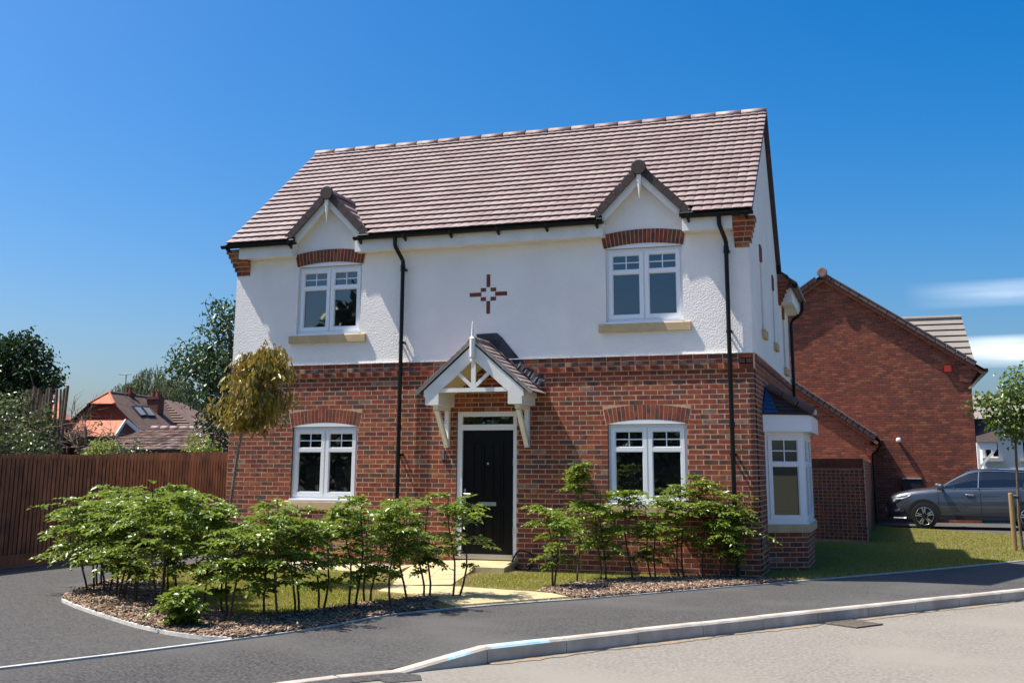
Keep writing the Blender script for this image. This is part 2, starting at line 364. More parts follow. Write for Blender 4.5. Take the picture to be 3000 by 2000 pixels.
def cells(u0, u1, v0, v1, holes):
    us = sorted({u0, u1, *[h[0] for h in holes], *[h[1] for h in holes]}); vs_ = sorted({v0, v1, *[h[2] for h in holes], *[h[3] for h in holes]})
    us = [u for u in us if u0 <= u <= u1]; vs_ = [v for v in vs_ if v0 <= v <= v1]; o = []
    for a, b in zip(us, us[1:]):
        for c, d in zip(vs_, vs_[1:]):
            m_, n_ = (a+b)/2, (c+d)/2
            if not any(h[0] < m_ < h[1] and h[2] < n_ < h[3] for h in holes): o.append((a, b, c, d))
    return o

# ------------------------------------------------------------------ ground, road, kerb, pavement, garden surfaces
KDIR = 0.967
kpts = [(7.36, -7.11)]
for i in range(17):
    a = KDIR-0.004*i; kpts.append((kpts[-1][0]+0.915*math.cos(a), kpts[-1][1]+0.915*math.sin(a)))
kleft = [(6.84, -7.86), (6.49, -8.25), (6.21, -8.69), (5.93, -9.17), (5.66, -9.67), (5.4, -10.18), (5.14, -10.7), (4.88, -11.2)]
KTOP, ROADZ = -0.062, -0.207
def resample(P, n):
    P = np.array(P, float); s = np.r_[0, np.cumsum(np.linalg.norm(np.diff(P, axis=0), axis=1))]; t = np.linspace(0, s[-1], n)
    return np.stack([np.interp(t, s, P[:, k]) for k in range(P.shape[1])], 1)
def offs(P, d):
    P = np.array(P, float); t = np.gradient(P[:, :2], axis=0); t /= np.linalg.norm(t, axis=1, keepdims=True)
    Q = P.copy(); Q[:, 0] -= t[:, 1]*d; Q[:, 1] += t[:, 0]*d; return Q
EDGE = [(2.7, -12.8), (3.7, -10.6), (4.18, -9.52), (4.61, -8.64), (5.06, -7.61), (5.33, -6.95), (5.47, -6.4), (5.55, -5.85), (5.68, -5.4), (5.96, -4.92), (6.46, -4.19),
        (7.2, -3.3), (7.85, -2.4), (8.42, -1.58), (8.95, -0.85), (9.79, 0.35), (10.4, 1.25), (11.64, 3.08), (13.01, 5.25), (15.6, 9.3), (19, 14.6), (24, 22.4)]
BEDC = [(0.55, -3.7), (0.8, -4.31), (1.0, -4.8), (1.2, -5.25), (1.52, -5.68), (2.14, -6.15), (2.83, -6.62), (3.63, -7.14), (4.22, -7.45), (4.65, -7.6), (5.06, -7.61)]

g = MB()
for (x0, x1, y0, y1) in ((-400, 400, -300, 500),): g.face([(x0, y0, -0.32), (x1, y0, -0.32), (x1, y1, -0.32), (x0, y1, -0.32)], FIELD)
struct('ground', g)
kl3 = [(x, y, -0.185) for (x, y) in reversed(kleft)]
kall = kl3+[(x, y, KTOP) for (x, y) in kpts]
far = kall[-1]; kall += [(far[0]+12*math.cos(0.9), far[1]+12*math.sin(0.9), KTOP)]
r = MB(); kf = [(x, y) for (x, y, z) in kall]
rp = [(kf[i][0], kf[i][1], ROADZ) for i in range(len(kf))]
for a, b in zip(rp, rp[1:]): r.face([a, (a[0]+16, a[1]-11, ROADZ), (b[0]+16, b[1]-11, ROADZ), b], ROAD)
a = rp[0]; r.face([(a[0]-30, a[1]-45, ROADZ), (a[0]+16, a[1]-45, ROADZ), (a[0]+16, a[1]-11, ROADZ), a], ROAD)
struct('road', r)
# sandy grit swept up against the kerb face
gr = MB(); base = resample([(x, y, 0) for (x, y) in kpts[:-1]], 150); outw = []
for i, p in enumerate(base): outw.append(0.05+0.05*RNG.random()+0.03*math.sin(i*0.35))
t = np.gradient(base[:, :2], axis=0); t /= np.linalg.norm(t, axis=1, keepdims=True)
for i in range(len(base)-1):
    q = []
    for j, (dd, zz) in ((i, (0.0, 0.012)), (i, (outw[i], 0.0)), (i+1, (outw[i+1], 0.0)), (i+1, (0.0, 0.012))):
        q.append((base[j][0]+t[j][1]*dd, base[j][1]-t[j][0]*dd, ROADZ+0.005+zz))
    gr.face(q, GRIT)
struct('road_grit', gr)
# kerb: every stone a part
kerb = thing('kerb', (7.36, -7.11, ROADZ), '', ''); del kerb['label']; del kerb['category']; kerb['kind'] = 'structure'
def kerb_stone(p, q, zp, zq, blue=None):
    b = MB(); p = Vector((p[0], p[1], 0)); q = Vector((q[0], q[1], 0)); d = (q-p).normalized(); n = Vector((-d.y, d.x, 0)); L = (q-p).length
    cs = 0.004
    for (t0, t1, m) in ([(cs, L-cs, KERB)] if not blue else [(cs, blue[0], KERB), (blue[0], blue[1], KERBBLUE), (blue[1], L-cs, KERB)]):
        A, B = p+d*t0, p+d*t1; za, zb = zp+(zq-zp)*t0/L, zp+(zq-zp)*t1/L
        prof = [(0.0, -0.3, 0), (0.012, -0.022, 1), (0.03, -0.004, 1), (0.045, 0, 1), (0.125, 0, 1), (0.125, -0.3, 0)]
        ring = []
        for (P, z) in ((A, za), (B, zb)): ring.append([P+n*o_+Vector((0, 0, z+h)) for (o_, h, _) in prof])
        k = len(prof)
        for j in range(k-1): b.face([ring[0][j], ring[1][j], ring[1][j+1], ring[0][j+1]], KERB if j in (0, 4) else m)
        b.face(ring[0][::-1], KERB); b.face(ring[1], KERB)
    b.build('kerb_stone', kerb)
for i in range(16):
    dz = random.uniform(-0.003, 0.003)
    kerb_stone(kpts[i], kpts[i+1], KTOP+dz, KTOP+dz, (0.05, 0.72) if i == 0 else None)
kerb_stone(kleft[0], kpts[0], -0.185, KTOP, (0.5, 0.74))
for i in range(len(kleft)-1): kerb_stone(kleft[i+1], kleft[i], -0.185, -0.185)
# pavement between kerb and edging strip
n = 110
Kb = resample(offs(kall, 0.126), n); Eb = resample(EDGE, n)
# pair by position: match fractions at the apex region
Kb = resample(offs(kall, 0.126), 400); Eb = resample(EDGE, 400)
idx = [int(np.argmin(np.linalg.norm(Kb[:, :2]-Eb[i], axis=1))) for i in range(0, 400, 4)]; idx = np.maximum.accumulate(idx)
Kp = Kb[idx]; Ep = Eb[0:400:4]
rows = 9; vv = []; ff = []
for i in range(len(Ep)):
    for j in range(rows):
        tt = j/(rows-1); s_ = min(tt/0.6, 1); s_ = s_*s_*(3-2*s_)
        vv.append((Kp[i][0]+(Ep[i][0]-Kp[i][0])*tt, Kp[i][1]+(Ep[i][1]-Kp[i][1])*tt, Kp[i][2]-0.004+(-0.052-Kp[i][2])*s_))
for i in range(len(Ep)-1):
    for j in range(rows-1): ff.append((i*rows+j, (i+1)*rows+j, (i+1)*rows+j+1, i*rows+j+1))
link('pavement', np_mesh('pavement', np.array(vv), np.array(ff), [TARMAC], smooth=True), None, 'structure')
d = MB(); poly = [(x, y, -0.062) for (x, y) in EDGE[:15]]+[(9, 0, -0.062), (0, 0, -0.062), (0, 14, -0.062), (-16, 14, -0.062), (-16, -12.8, -0.062)]
d.face(poly, TARMAC); struct('driveway', d)
tp = MB(); q = [(x, y) for (x, y) in kleft]
for a, b in zip(q, q[1:]):
    dv = Vector((b[0]-a[0], b[1]-a[1])).normalized(); nn = Vector((-dv.y, dv.x))*0.17
    tp.face([(a[0], a[1], -0.188), (b[0], b[1], -0.188), (b[0]+nn.x, b[1]+nn.y, -0.2), (a[0]+nn.x, a[1]+nn.y, -0.2)], TARMAC)
tp.face([(6.85, -7.85, -0.19), (7.02, -7.84, -0.199), (7.12, -8.04, -0.201), (6.9, -8.25, -0.201), (6.66, -8.05, -0.19)], TARMAC)
struct('tarmac_fillet', tp)
def strip(P, wd, zt, zb, m, mb):
    A = offs(P, wd/2); B = offs(P, -wd/2)
    for i in range(len(P)-1):
        mb.face([(*B[i][:2], zt), (*B[i+1][:2], zt), (*A[i+1][:2], zt), (*A[i][:2], zt)], m)
        for Q in (A, B): mb.face([(*Q[i][:2], zb), (*Q[i+1][:2], zb), (*Q[i+1][:2], zt), (*Q[i][:2], zt)], m)
eg = MB(); strip(resample(EDGE, 120), 0.05, -0.04, -0.09, EDGING, eg); strip(resample(BEDC, 40), 0.045, -0.028, -0.09, EDGING, eg)
struct('edging', eg)

def inpoly(P, poly):
    P = np.asarray(P); x, y = P[:, 0], P[:, 1]; c = np.zeros(len(P), bool); n_ = len(poly)
    for i in range(n_):
        x1, y1 = poly[i]; x2, y2 = poly[(i+1) % n_]
        if y1 == y2: continue
        m_ = ((y1 > y) != (y2 > y)) & (x < (x2-x1)*(y-y1)/(y2-y1)+x1); c ^= m_
    return c
def scatter(poly, dens):
    a = np.array(poly); lo, hi = a.min(0), a.max(0); n_ = int((hi-lo).prod()*dens)
    P = lo+RNG.random((n_, 2))*(hi-lo); return P[inpoly(P, poly)]
GARDEN = BEDC+[(x, y) for (x, y) in EDGE[5:15]]+[(9.0, -0.02), (0.0, -0.02), (0.0, -2.6)]
LEFTBED = BEDC+[(x, y) for (x, y) in EDGE[5:10]]+[(5.72, -4.45), (5.62, -4.0), (5.37, -3.98), (5.1, -4.48), (4.95, -4.9), (4.84, -5.31), (4.67, -5.92), (4.26, -6.24), (3.6, -5.75), (2.9, -5.2), (2.2, -4.65), (1.6, -4.0), (1.3, -3.4)]
RIGHTBED = [(7.08, -3.36), (7.2, -3.3), (7.85, -2.4), (8.42, -1.58), (8.95, -0.85), (9.5, -0.05), (9.05, -0.02), (8.35, -0.03), (8.05, -0.12), (7.22, -0.75), (6.75, -1.5), (6.5, -2.3), (6.5, -2.9), (6.75, -3.0)]
PATH = [(3.75, -0.02), (5.3, -0.02), (5.3, -0.55), (4.83, -0.75), (5.04, -2.03), (5.26, -2.69), (6.5, -2.92), (6.75, -3.02), (7.08, -3.36), (6.46, -4.16), (6.05, -4.72), (5.72, -4.45), (5.35, -3.9), (4.6, -3.66), (4.54, -2.97), (3.78, -1.25), (0.9, -1.25), (0.9, -0.42), (3.75, -0.42)]
t_ = MB(); t_.face([(x, y, -0.047) for (x, y) in GARDEN], TURF)
RLAWN = [(9.5, -0.05), (9.79, 0.35), (10.4, 1.25), (11.64, 3.08), (13.01, 5.25), (15.6, 9.3), (17.4, 12.1), (16.5, 11.3), (13.65, 13.9), (10.95, 16.4), (10.3, 17), (10.3, 8.9), (9.0, 8.9), (9.0, 0.0)]
t_.face([(x, y, -0.045) for (x, y) in RLAWN], TURF); struct('lawn', t_)
bd = MB(); bd.face([(x, y, -0.036) for (x, y) in LEFTBED], SOIL); bd.face([(x, y, -0.036) for (x, y) in RIGHTBED], SOIL); struct('planting_bed', bd)
nd = MB(); nd.face([(10.3, 17.0, -0.04), (10.95, 16.4, -0.04), (13.65, 13.9, -0.04), (16.5, 11.3, -0.04), (30, 6, -0.04), (34, 24, -0.04), (10.3, 24, -0.04)], TARMAC); struct('neighbour_drive', nd)
ne = MB(); strip([(10.3, 17.0), (10.95, 16.4), (13.65, 13.9), (16.5, 11.3), (22, 8.9)], 0.07, -0.025, -0.06, EDGING, ne); struct('drive_edging', ne)

# bark chips
def chips(polys, dens):
    P = np.concatenate([scatter(p, dens) for p in polys]); n_ = len(P); b = np.c_[P, -0.034+RNG.random(n_)*0.02]
    th = RNG.random(n_)*2*PI; tl = RNG.normal(0, 0.3, n_); dv = np.c_[np.cos(th)*np.cos(tl), np.sin(th)*np.cos(tl), np.sin(tl)]
    nr = np.c_[RNG.normal(0, 0.35, n_), RNG.normal(0, 0.35, n_), np.ones(n_)]; ln = 0.02+RNG.random(n_)**2*0.055; wd = 0.012+RNG.random(n_)*0.018
    sd = unit(np.cross(dv, nr)); up_ = np.cross(sd, dv); h = 0.006
    c = b[:, None, :]; V_ = np.concatenate([c+s1*dv[:, None]*ln[:, None, None]/2+s2*sd[:, None]*wd[:, None, None]/2+s3*up_[:, None]*h for s3 in (0, 1) for (s1, s2) in ((-1, -1), (1, -1), (1, 1), (-1, 1))], 1)
    F = np.array([(4, 5, 6, 7), (0, 1, 5, 4), (1, 2, 6, 5), (2, 3, 7, 6), (3, 0, 4, 7)]); f = (np.arange(n_)[:, None, None]*8+F[None]).reshape(-1, 4)
    return np_mesh('bark_chips', V_.reshape(-1, 3), f, CHIP, np.repeat(RNG.choice(3, n_, p=[0.4, 0.38, 0.22]), 5))
link('bark_chips', chips([LEFTBED, RIGHTBED], 1500), None, 'stuff')
# grass
def grass(name, poly, holes, dens, h0, dry_f):
    P = scatter(poly, dens); k = np.ones(len(P), bool)
    for hpoly in holes: k &= ~inpoly(P, hpoly)
    P = P[k]; n_ = len(P); th = RNG.random(n_)*2*PI; ln = h0*(0.55+0.8*RNG.random(n_))
    lean = 0.25+0.6*RNG.random(n_)
    dv = np.c_[np.cos(th)*lean, np.sin(th)*lean, np.ones(n_)]; nr = np.c_[-np.cos(th), -np.sin(th), lean]
    fz = 0.5+0.5*np.sin(P[:, 0]*2.3+np.sin(P[:, 1]*1.7)*1.5)*np.sin(P[:, 1]*2.9+P[:, 0]); dry = RNG.random(n_) < dry_f(P)+0.28*fz**3
    return link(name, leaf_mesh(name, np.c_[P, np.full(n_, -0.047)], dv, nr, ln, 0.006+0.004*RNG.random(n_), [L_GRASS, L_DRY], dry.astype(int), 0.1), None, 'stuff')
def near(P, poly, r_):
    Q = resample(list(poly)+[poly[0]], 260); d_ = np.full(len(P), 9.0)
    for q in Q: d_ = np.minimum(d_, np.hypot(P[:, 0]-q[0], P[:, 1]-q[1]))
    return np.clip(1-d_/r_, 0, 1)
grass('lawn_grass', GARDEN, [LEFTBED, RIGHTBED, PATH], 6500, 0.035, lambda P: 0.75*near(P, PATH, 0.42)+0.08)
grass('side_lawn_grass', RLAWN, [], 3600, 0.05, lambda P: 0.25)

# paving slabs: path from the door, strip along the wall
path = thing('garden_path', (4.6, -2, -0.05), '', ''); del path['label']; del path['category']; path['kind'] = 'structure'
def slab(pts, zf):
    b = MB(); c = Vector((sum(p[0] for p in pts)/len(pts), sum(p[1] for p in pts)/len(pts), 0)); q = []
    for p in pts:
        v = Vector((p[0], p[1], 0)); dd = (c-v).normalized()*0.006; q.append(v+dd)
    b.face([(v.x, v.y, zf(v.x, v.y)) for v in q], SLAB)
    for i in range(len(q)):
        a, e = q[i], q[(i+1) % len(q)]; b.face([(a.x, a.y, -0.1), (e.x, e.y, -0.1), (e.x, e.y, zf(e.x, e.y)), (a.x, a.y, zf(a.x, a.y))], SLAB)
    b.build('slab', path)
def pz(x, y): return -0.018+0.115*max(0, min(1, (x-3.2)/0.8))*max(0, min(1, (y+1.3)/1.25))
def grid_slabs(quad, nu, nv):
    A, B, C_, D_ = [Vector((*p, 0)) for p in quad]
    def P(u, v): return (A*(1-u)+B*u)*(1-v)+(D_*(1-u)+C_*u)*v
    for i in range(nu):
        for j in range(nv): slab([tuple(P(a, b)[:2]) for (a, b) in ((i/nu, j/nv), ((i+1)/nu, j/nv), ((i+1)/nu, (j+1)/nv), (i/nu, (j+1)/nv))], pz)
grid_slabs([(3.75, -0.62), (5.28, -0.62), (5.28, -0.03), (3.75, -0.03)], 2, 1)
grid_slabs([(3.95, -1.45), (4.9, -1.2), (4.83, -0.625), (3.76, -0.625)], 2, 1)
grid_slabs([(4.5, -2.95), (5.2, -2.55), (4.9, -1.205), (3.95, -1.455)], 2, 2)
grid_slabs([(4.62, -3.62), (5.35, -3.88), (5.35, -2.74), (4.5, -2.955)], 1, 1)
grid_slabs([(5.355, -3.88), (6.05, -4.7), (6.72, -3.04), (5.355, -2.74)], 2, 1)
slab([(6.055, -4.7), (6.46, -4.17), (7.06, -3.38), (6.725, -3.04)], pz)
grid_slabs([(0.9, -1.22), (3.74, -1.22), (3.74, -0.45), (0.9, -0.45)], 5, 1)
# white gravel against the house wall
def pebbles(poly, dens):
    P = scatter(poly, dens); n_ = len(P); s_ = 0.01+0.012*RNG.random(n_); T = np.array([(1, 1, 1), (-1, -1, 1), (-1, 1, -1), (1, -1, -1)])*0.9
    an = RNG.random((n_, 1))*6.28; R_ = np.stack([np.c_[np.cos(an), -np.sin(an)], np.c_[np.sin(an), np.cos(an)]], 1)
    V_ = np.repeat(T[None], n_, 0)*s_[:, None, None]; V_[:, :, :2] = np.einsum('nij,nkj->nki', R_, V_[:, :, :2]); V_ += np.c_[P, np.full(n_, -0.035)][:, None]
    f = (np.arange(n_)[:, None, None]*4+np.array([(0, 1, 2), (0, 3, 1), (0, 2, 3), (1, 3, 2)])[None]).reshape(-1, 3)
    return np_mesh('gravel', V_.reshape(-1, 3), f, [GRAVELM])
gvp = [(0.02, -0.43), (3.72, -0.43), (3.72, -0.01), (0.02, -0.01)]
link('gravel', pebbles(gvp, 2600), None, 'stuff')
gs = MB(); gs.face([(x, y, -0.041) for (x, y) in gvp], GRAVELM); struct('gravel_strip', gs)
# road gully
gu = thing('gully_grating', (10.36, -3.25, ROADZ), 'rusty square iron gully grating set in the road by the kerb', 'drain')
fr = Fr((10.36, -3.25, ROADZ+0.006), (0.57, 0.82, 0), (0, 0, 1), (-0.82, 0.57, 0)); b = MB()
IRON = mat('cast_iron', (0.16, 0.12, 0.085), (0.1, 0.08, 0.06), 20, 0.7, 0.4, 80)
for (u0, u1, v0, v1) in ((-.24, .24, -.22, -.18), (-.24, .24, .18, .22), (-.24, -.2, -.18, .18), (.2, .24, -.18, .18)): b.lbox(fr, u0, u1, v0, v1, 0, 0.012, IRON)
b.build('frame', gu)
for i in range(7):
    b = MB(); b.lbox(fr, -0.195+i*0.057, -0.16+i*0.057, -0.178, 0.178, 0, 0.01, IRON); b.build('bar', gu)
b = MB(); b.lbox(fr, -.2, .2, -.18, .18, -0.003, -0.001, BLACK); b.build('pit', gu)

# ------------------------------------------------------------------ the house
house = thing('detached_house', (4.5, 3.2, -0.05), 'new house of white render above red brick with brown tiled roof and gabled porch', 'house')
ZT = 3.225
XW = [1.852, 7.36]                      # window centres
HW = 0.6125
LOW = [(x-HW, x+HW, 0.97, 2.19) for x in XW]; UPW = [(x-HW, x+HW, 3.74, 4.945) for x in XW]
DOOR = (4.245, 5.265, -0.3, 2.408)
# arches
RI, RISE, TH = 3.13, 0.065, 0.222
def arch_z(dx, R_, zs): return zs+RISE-RI+math.sqrt(max(R_*R_-dx*dx, 0))
def arch_hole(xc, zs, v0, v1):
    """x-range of the arch (extrados and skewbacks) for a course between v0 and v1"""
    if v1 <= zs or v0 >= zs+RISE+TH: return None
    best = 0
    for v in np.linspace(v0, v1, 5):
        # within the ring: angle limit and radius limit
        dz = v-(zs+RISE-RI)
        lim = dz*math.tan(0.2043); r2 = (RI+TH)**2-dz*dz
        if r2 > 0 and v >= zs-0.01: best = max(best, min(lim, math.sqrt(r2)))
    return (xc-best-0.006, xc+best+0.006) if best > 0 else None
bw = MB()
DH = 0.0012
for (a, b_, c, d_) in cells(0, 9, -0.3, ZT-0.225, LOW+[DOOR]): bw.lbox(FRONT, a, b_, c, d_, -0.25, -DH, MORTAR)
bw.lbox(FRONT, 0.0, 9.0, ZT-0.225, ZT, -0.25, 0.028, MORTAR)
# side and rear walls
BAYY = (1.22, 3.4)
bw.lbox(SIDE, 0.25, 6.6, -0.3, ZT-0.225, -0.25, -DH, MORTAR); bw.lbox(SIDE, -0.028, 6.6, ZT-0.225, ZT, -0.2, 0.026, MORTAR)
bw.box(0, 0.25, 0.25, 6.6, -0.3, ZT, MORTAR); bw.box(0.25, 8.75, 6.35, 6.6, -0.3, ZT, MORTAR)
brick_wall = bw.build('brick_wall', house)
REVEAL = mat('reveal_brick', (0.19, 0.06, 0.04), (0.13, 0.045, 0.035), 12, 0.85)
blist = []     # front bricks: u0,u1,v0,v1,w,variant
for k in range(0, 46):
    v1 = ZT-0.075*k-0.005; v0 = v1-0.065
    holes = []
    for (x0, x1, z0, z1) in LOW+[DOOR]:
        if v0 < z1-0.02 and v1 > z0+0.02: holes.append((x0, x1))
    for xc in XW:
        h = arch_hole(xc, 2.19, v0, v1)
        if h: holes.append(h)
        if v0 < 0.97 and v1 > 0.83: holes.append((xc-0.745, xc+0.745))
    if k == 1:
        for i, (a, b_) in enumerate(course(0, 9, 0, 0.1125)): blist.append((a, b_, v0, v1, 0.031 if i % 2 else 0.046, random.choice([3, 4, 3, 6, 4, 1, 3])))
        continue
    wv = 0.031 if k in (0, 2) else 0.0
    for (a, b_) in course(0, 9, 0 if k % 2 == 0 else 0.1125, 0.225, holes):
        var = brick_pick()
        if b_ > 8.9 and b_-a < 0.15: var = random.choice([4, 4, 3])
        if k in (2, 3) and var in (2, 6): var = 1
        blist.append((a, b_, v0, v1, wv+random.uniform(-0.0008, 0.0008), var))
# the 300 that show largest stand as bricks of their own, the rest as one piece
def show(b_): return b_[0] if (b_[2] > 0.9 and b_[0] > 5.3 and (b_[1]-b_[0]) > 0.09) else -1
order = sorted(range(len(blist)), key=lambda i: -show(blist[i])); single = set(order[:300])
rest = MB()
for i, (a, b_, v0, v1, wv, var) in enumerate(blist):
    if i in single:
        me = brick_shared(b_-a, v1-v0, var); o = put('brick', me, brick_wall, Matrix.Translation(((a+b_)/2, -wv, (v0+v1)/2)))
    else: add_brick(rest, FRONT, a, b_, v0, v1, wv, BR[var])
# side wall courses (headers of the quoins turn the corner), left wall hidden
for k in range(0, 46):
    v1 = ZT-0.075*k-0.005; v0 = v1-0.065
    if k == 1:
        for i, (a, b_) in enumerate(course(-0.03, 6.6, 0, 0.1125)): add_brick(rest, SIDE, a, b_, v0, v1, 0.029 if i % 2 else 0.04, BR[random.choice([3, 4, 1])])
        continue
    for (a, b_) in course(0.0, 6.6, 0.1125 if k % 2 == 0 else 0, 0.225): add_brick(rest, SIDE, a, b_, v0, v1, 0.029 if k in (0, 2) else 0.0, BR[brick_pick()])
rest.build('brick', brick_wall, kind='stuff')
# reveals of the brick openings
rv = MB()
for (x0, x1, z0, z1) in LOW:
    for (a, b_) in ((x0-0.001, x0+0.0025), (x1-0.0025, x1+0.001)):
        for j in range(int((z1-z0)/0.075)+1):
            rv.lbox(FRONT, a, b_, z0+0.075*j, min(z0+0.075*j+0.066, z1), -0.12, -0.004, REVEAL)
rv.build('reveal', brick_wall, kind='stuff')

# rendered upper storey
rw = MB(); GX = [(x-0.585, x+0.585) for x in XW]; ZE = 5.34
GAP = (0.0, 9.0)
for (a, b_, c, d_) in cells(0.0, 9.0, ZT+0.012, ZE, UPW): rw.lbox(FRONT, a, b_, c, d_, -0.23, 0.018, RENDER)
for xc in XW: rw.prism([(xc-0.72, ZE), (xc+0.72, ZE), (xc, 6.13)], FRONT, -0.23, 0.018, RENDER)
rw.prism([(0, ZT+0.012), (0, ZT), (9.0, ZT), (9.0, ZT+0.012)], FRONT, -0.1, 0.05, RENDER)
rw.prism([(-0.001, ZT+0.013), (9.001, ZT+0.013), (9.001, ZT+0.06), (-0.001, ZT+0.06)], FRONT, 0.0, 0.024, RENDER)
# gable wall on the right with its three tall openings
RY, RZ, REY, REZ = 2.87, 7.80, 4.42, 5.25
SW = [(1.3, 1.62, 3.73, 4.9), (3.28, 3.58, 3.73, 4.72), (5.15, 5.6, 3.45, 4.45)]
for (a, b_, c, d_) in cells(0.0, 6.6, ZT+0.012, 4.9, SW): rw.lbox(SIDE, a, b_, c, d_, -0.22, 0.018, RENDER)
rw.prism([(0.0, 4.9), (4.62, 4.9), (4.5, REZ-0.1), (RY, RZ-0.12), (0.0, 5.48)], SIDE, -0.22, 0.018, RENDER)
rw.prism([(-0.01, ZT), (6.6, ZT), (6.6, ZT+0.012), (-0.01, ZT+0.012)], SIDE, -0.1, 0.045, RENDER)
rw.box(0, 0.22, 0.23, 6.6, ZT, 5.4, RENDER); rw.box(0.22, 8.78, 6.38, 6.6, ZT, 4.9, RENDER)
rw.face([(0.1, 0.1, 5.4), (0.1, 4.5, 5.2), (0.1, RY, RZ-0.1)], RENDER)
rw.build('render_wall', house)

# segmental arches: each brick its own piece
def arch(xc, zs, wv, dark):
    m0 = MB(); pts = []
    aa = 0.2043
    for i in range(13): t = -aa+2*aa*i/12; pts.append((xc+(RI+0.004)*math.sin(t), zs+RISE-RI+(RI+0.004)*math.cos(t)))
    for i in range(13): t = aa-2*aa*i/12; pts.append((xc+(RI+TH-0.004)*math.sin(t), zs+RISE-RI+(RI+TH-0.004)*math.cos(t)))
    for i in range(12): m0.prism([pts[i], pts[i+1], pts[24-i], pts[25-i]], FRONT, -0.02, wv-0.0012, MORTAR)
    p = m0.build('window_arch', house); nb = 20
    for i in range(nb):
        t0, t1 = -aa+2*aa*i/nb+0.0016, -aa+2*aa*(i+1)/nb-0.0016
        q = [(RI, t0), (RI, t1), (RI+TH, t1), (RI+TH, t0)]; q = [(xc+r_*math.sin(t), zs+RISE-RI+r_*math.cos(t)) for (r_, t) in q]
        b = MB(); b.prism(q, FRONT, -0.02, wv+random.uniform(0, 0.001), BR[random.choice([1, 1, 3, 0, 5]) if dark else random.choice([0, 0, 1, 5])]); b.build('brick', p)
for xc in XW: arch(xc, 2.19, 0.0015, False); arch(xc, 4.945, 0.034, True)

# windows
def glazing(fr, parent, u0, u1, v0, v1, w_, bars=True, split=0.695):
    """one casement: sash, transom, two panes, small bars over the top light"""
    b = MB(); s_ = 0.058; vt = v0+(v1-v0)*split; tw = 0.03
    b.lbox(fr, u0, u0+s_, v0, v1, w_-0.06, w_, UPVC); b.lbox(fr, u1-s_, u1, v0, v1, w_-0.06, w_, UPVC)
    b.lbox(fr, u0+s_, u1-s_, v0, v0+s_, w_-0.06, w_, UPVC); b.lbox(fr, u0+s_, u1-s_, v1-s_, v1, w_-0.06, w_, UPVC)
    b.lbox(fr, u0+s_, u1-s_, vt-tw, vt+tw, w_-0.06, w_-0.001, UPVC)
    for (a, c, e, f_) in ((u0+s_, u1-s_, v0+s_, vt-tw), (u0+s_, u1-s_, vt+tw, v1-s_)):   # glazing beads
        for q in ((a, a+0.012, e, f_), (c-0.012, c, e, f_), (a+0.012, c-0.012, e, e+0.012), (a+0.012, c-0.012, f_-0.012, f_)): b.lbox(fr, *q, w_-0.058, w_-0.014, UPVC)
    b.build('sash', parent)
    for (e, f_) in ((v0+s_+0.012, vt-tw-0.012), (vt+tw+0.012, v1-s_-0.012)):
        b = MB(); b.lbox(fr, u0+s_+0.012, u1-s_-0.012, e, f_, w_-0.045, w_-0.036, GLASS); b.build('pane', parent)
    if bars:
        b = MB(); e, f_ = vt+tw+0.012, v1-s_-0.012; um, vm = (u0+u1)/2, (e+f_)/2
        b.lbox(fr, um-0.0085, um+0.0085, e, f_, w_-0.0355, w_-0.028, UPVC); b.lbox(fr, u0+s_+0.012, um-0.009, vm-0.0085, vm+0.0085, w_-0.0355, w_-0.0285, UPVC)
        b.lbox(fr, um+0.009, u1-s_-0.012, vm-0.0085, vm+0.0085, w_-0.0355, w_-0.0285, UPVC); b.build('glazing_bar', parent)
def window(xc, z0, z1, wf, opening=0):
    b = MB(); f = 0.05; x0, x1 = xc-HW+0.002, xc+HW-0.002
    b.lbox(FRONT, x0, x0+f, z0, z1, wf-0.07, wf, UPVC); b.lbox(FRONT, x1-f, x1, z0, z1, wf-0.07, wf, UPVC)
    b.lbox(FRONT, x0+f, x1-f, z1-f, z1, wf-0.07, wf, UPVC); b.lbox(FRONT, x0+f, x1-f, z0, z0+f, wf-0.07, wf, UPVC)
    b.lbox(FRONT, xc-0.035, xc+0.035, z0+f, z1-f, wf-0.07, wf, UPVC)
    o = b.build('window', house)
    glazing(FRONT, o, x0+f-0.008, xc-0.012, z0+f-0.008, z1-f+0.008, wf+0.016+opening)
    glazing(FRONT, o, xc+0.012, x1-f+0.008, z0+f-0.008, z1-f+0.008, wf+0.016)
    s_ = MB(); s_.prism([(0.0, 0), (0.115, -0.012), (0.115, -0.04), (0.0, -0.04)], Fr((xc-HW+0.004, -wf+0.02, z0), (0, -1, 0), (1, 0, 0)), 0, 2*HW-0.008, UPVC); s_.build('cill', o)
    h = MB(); zs = z1+0.012; pts = [(xc+RI*math.sin(t), zs+RISE-RI+RI*math.cos(t)) for t in np.linspace(-0.196, 0.196, 13)]
    return o
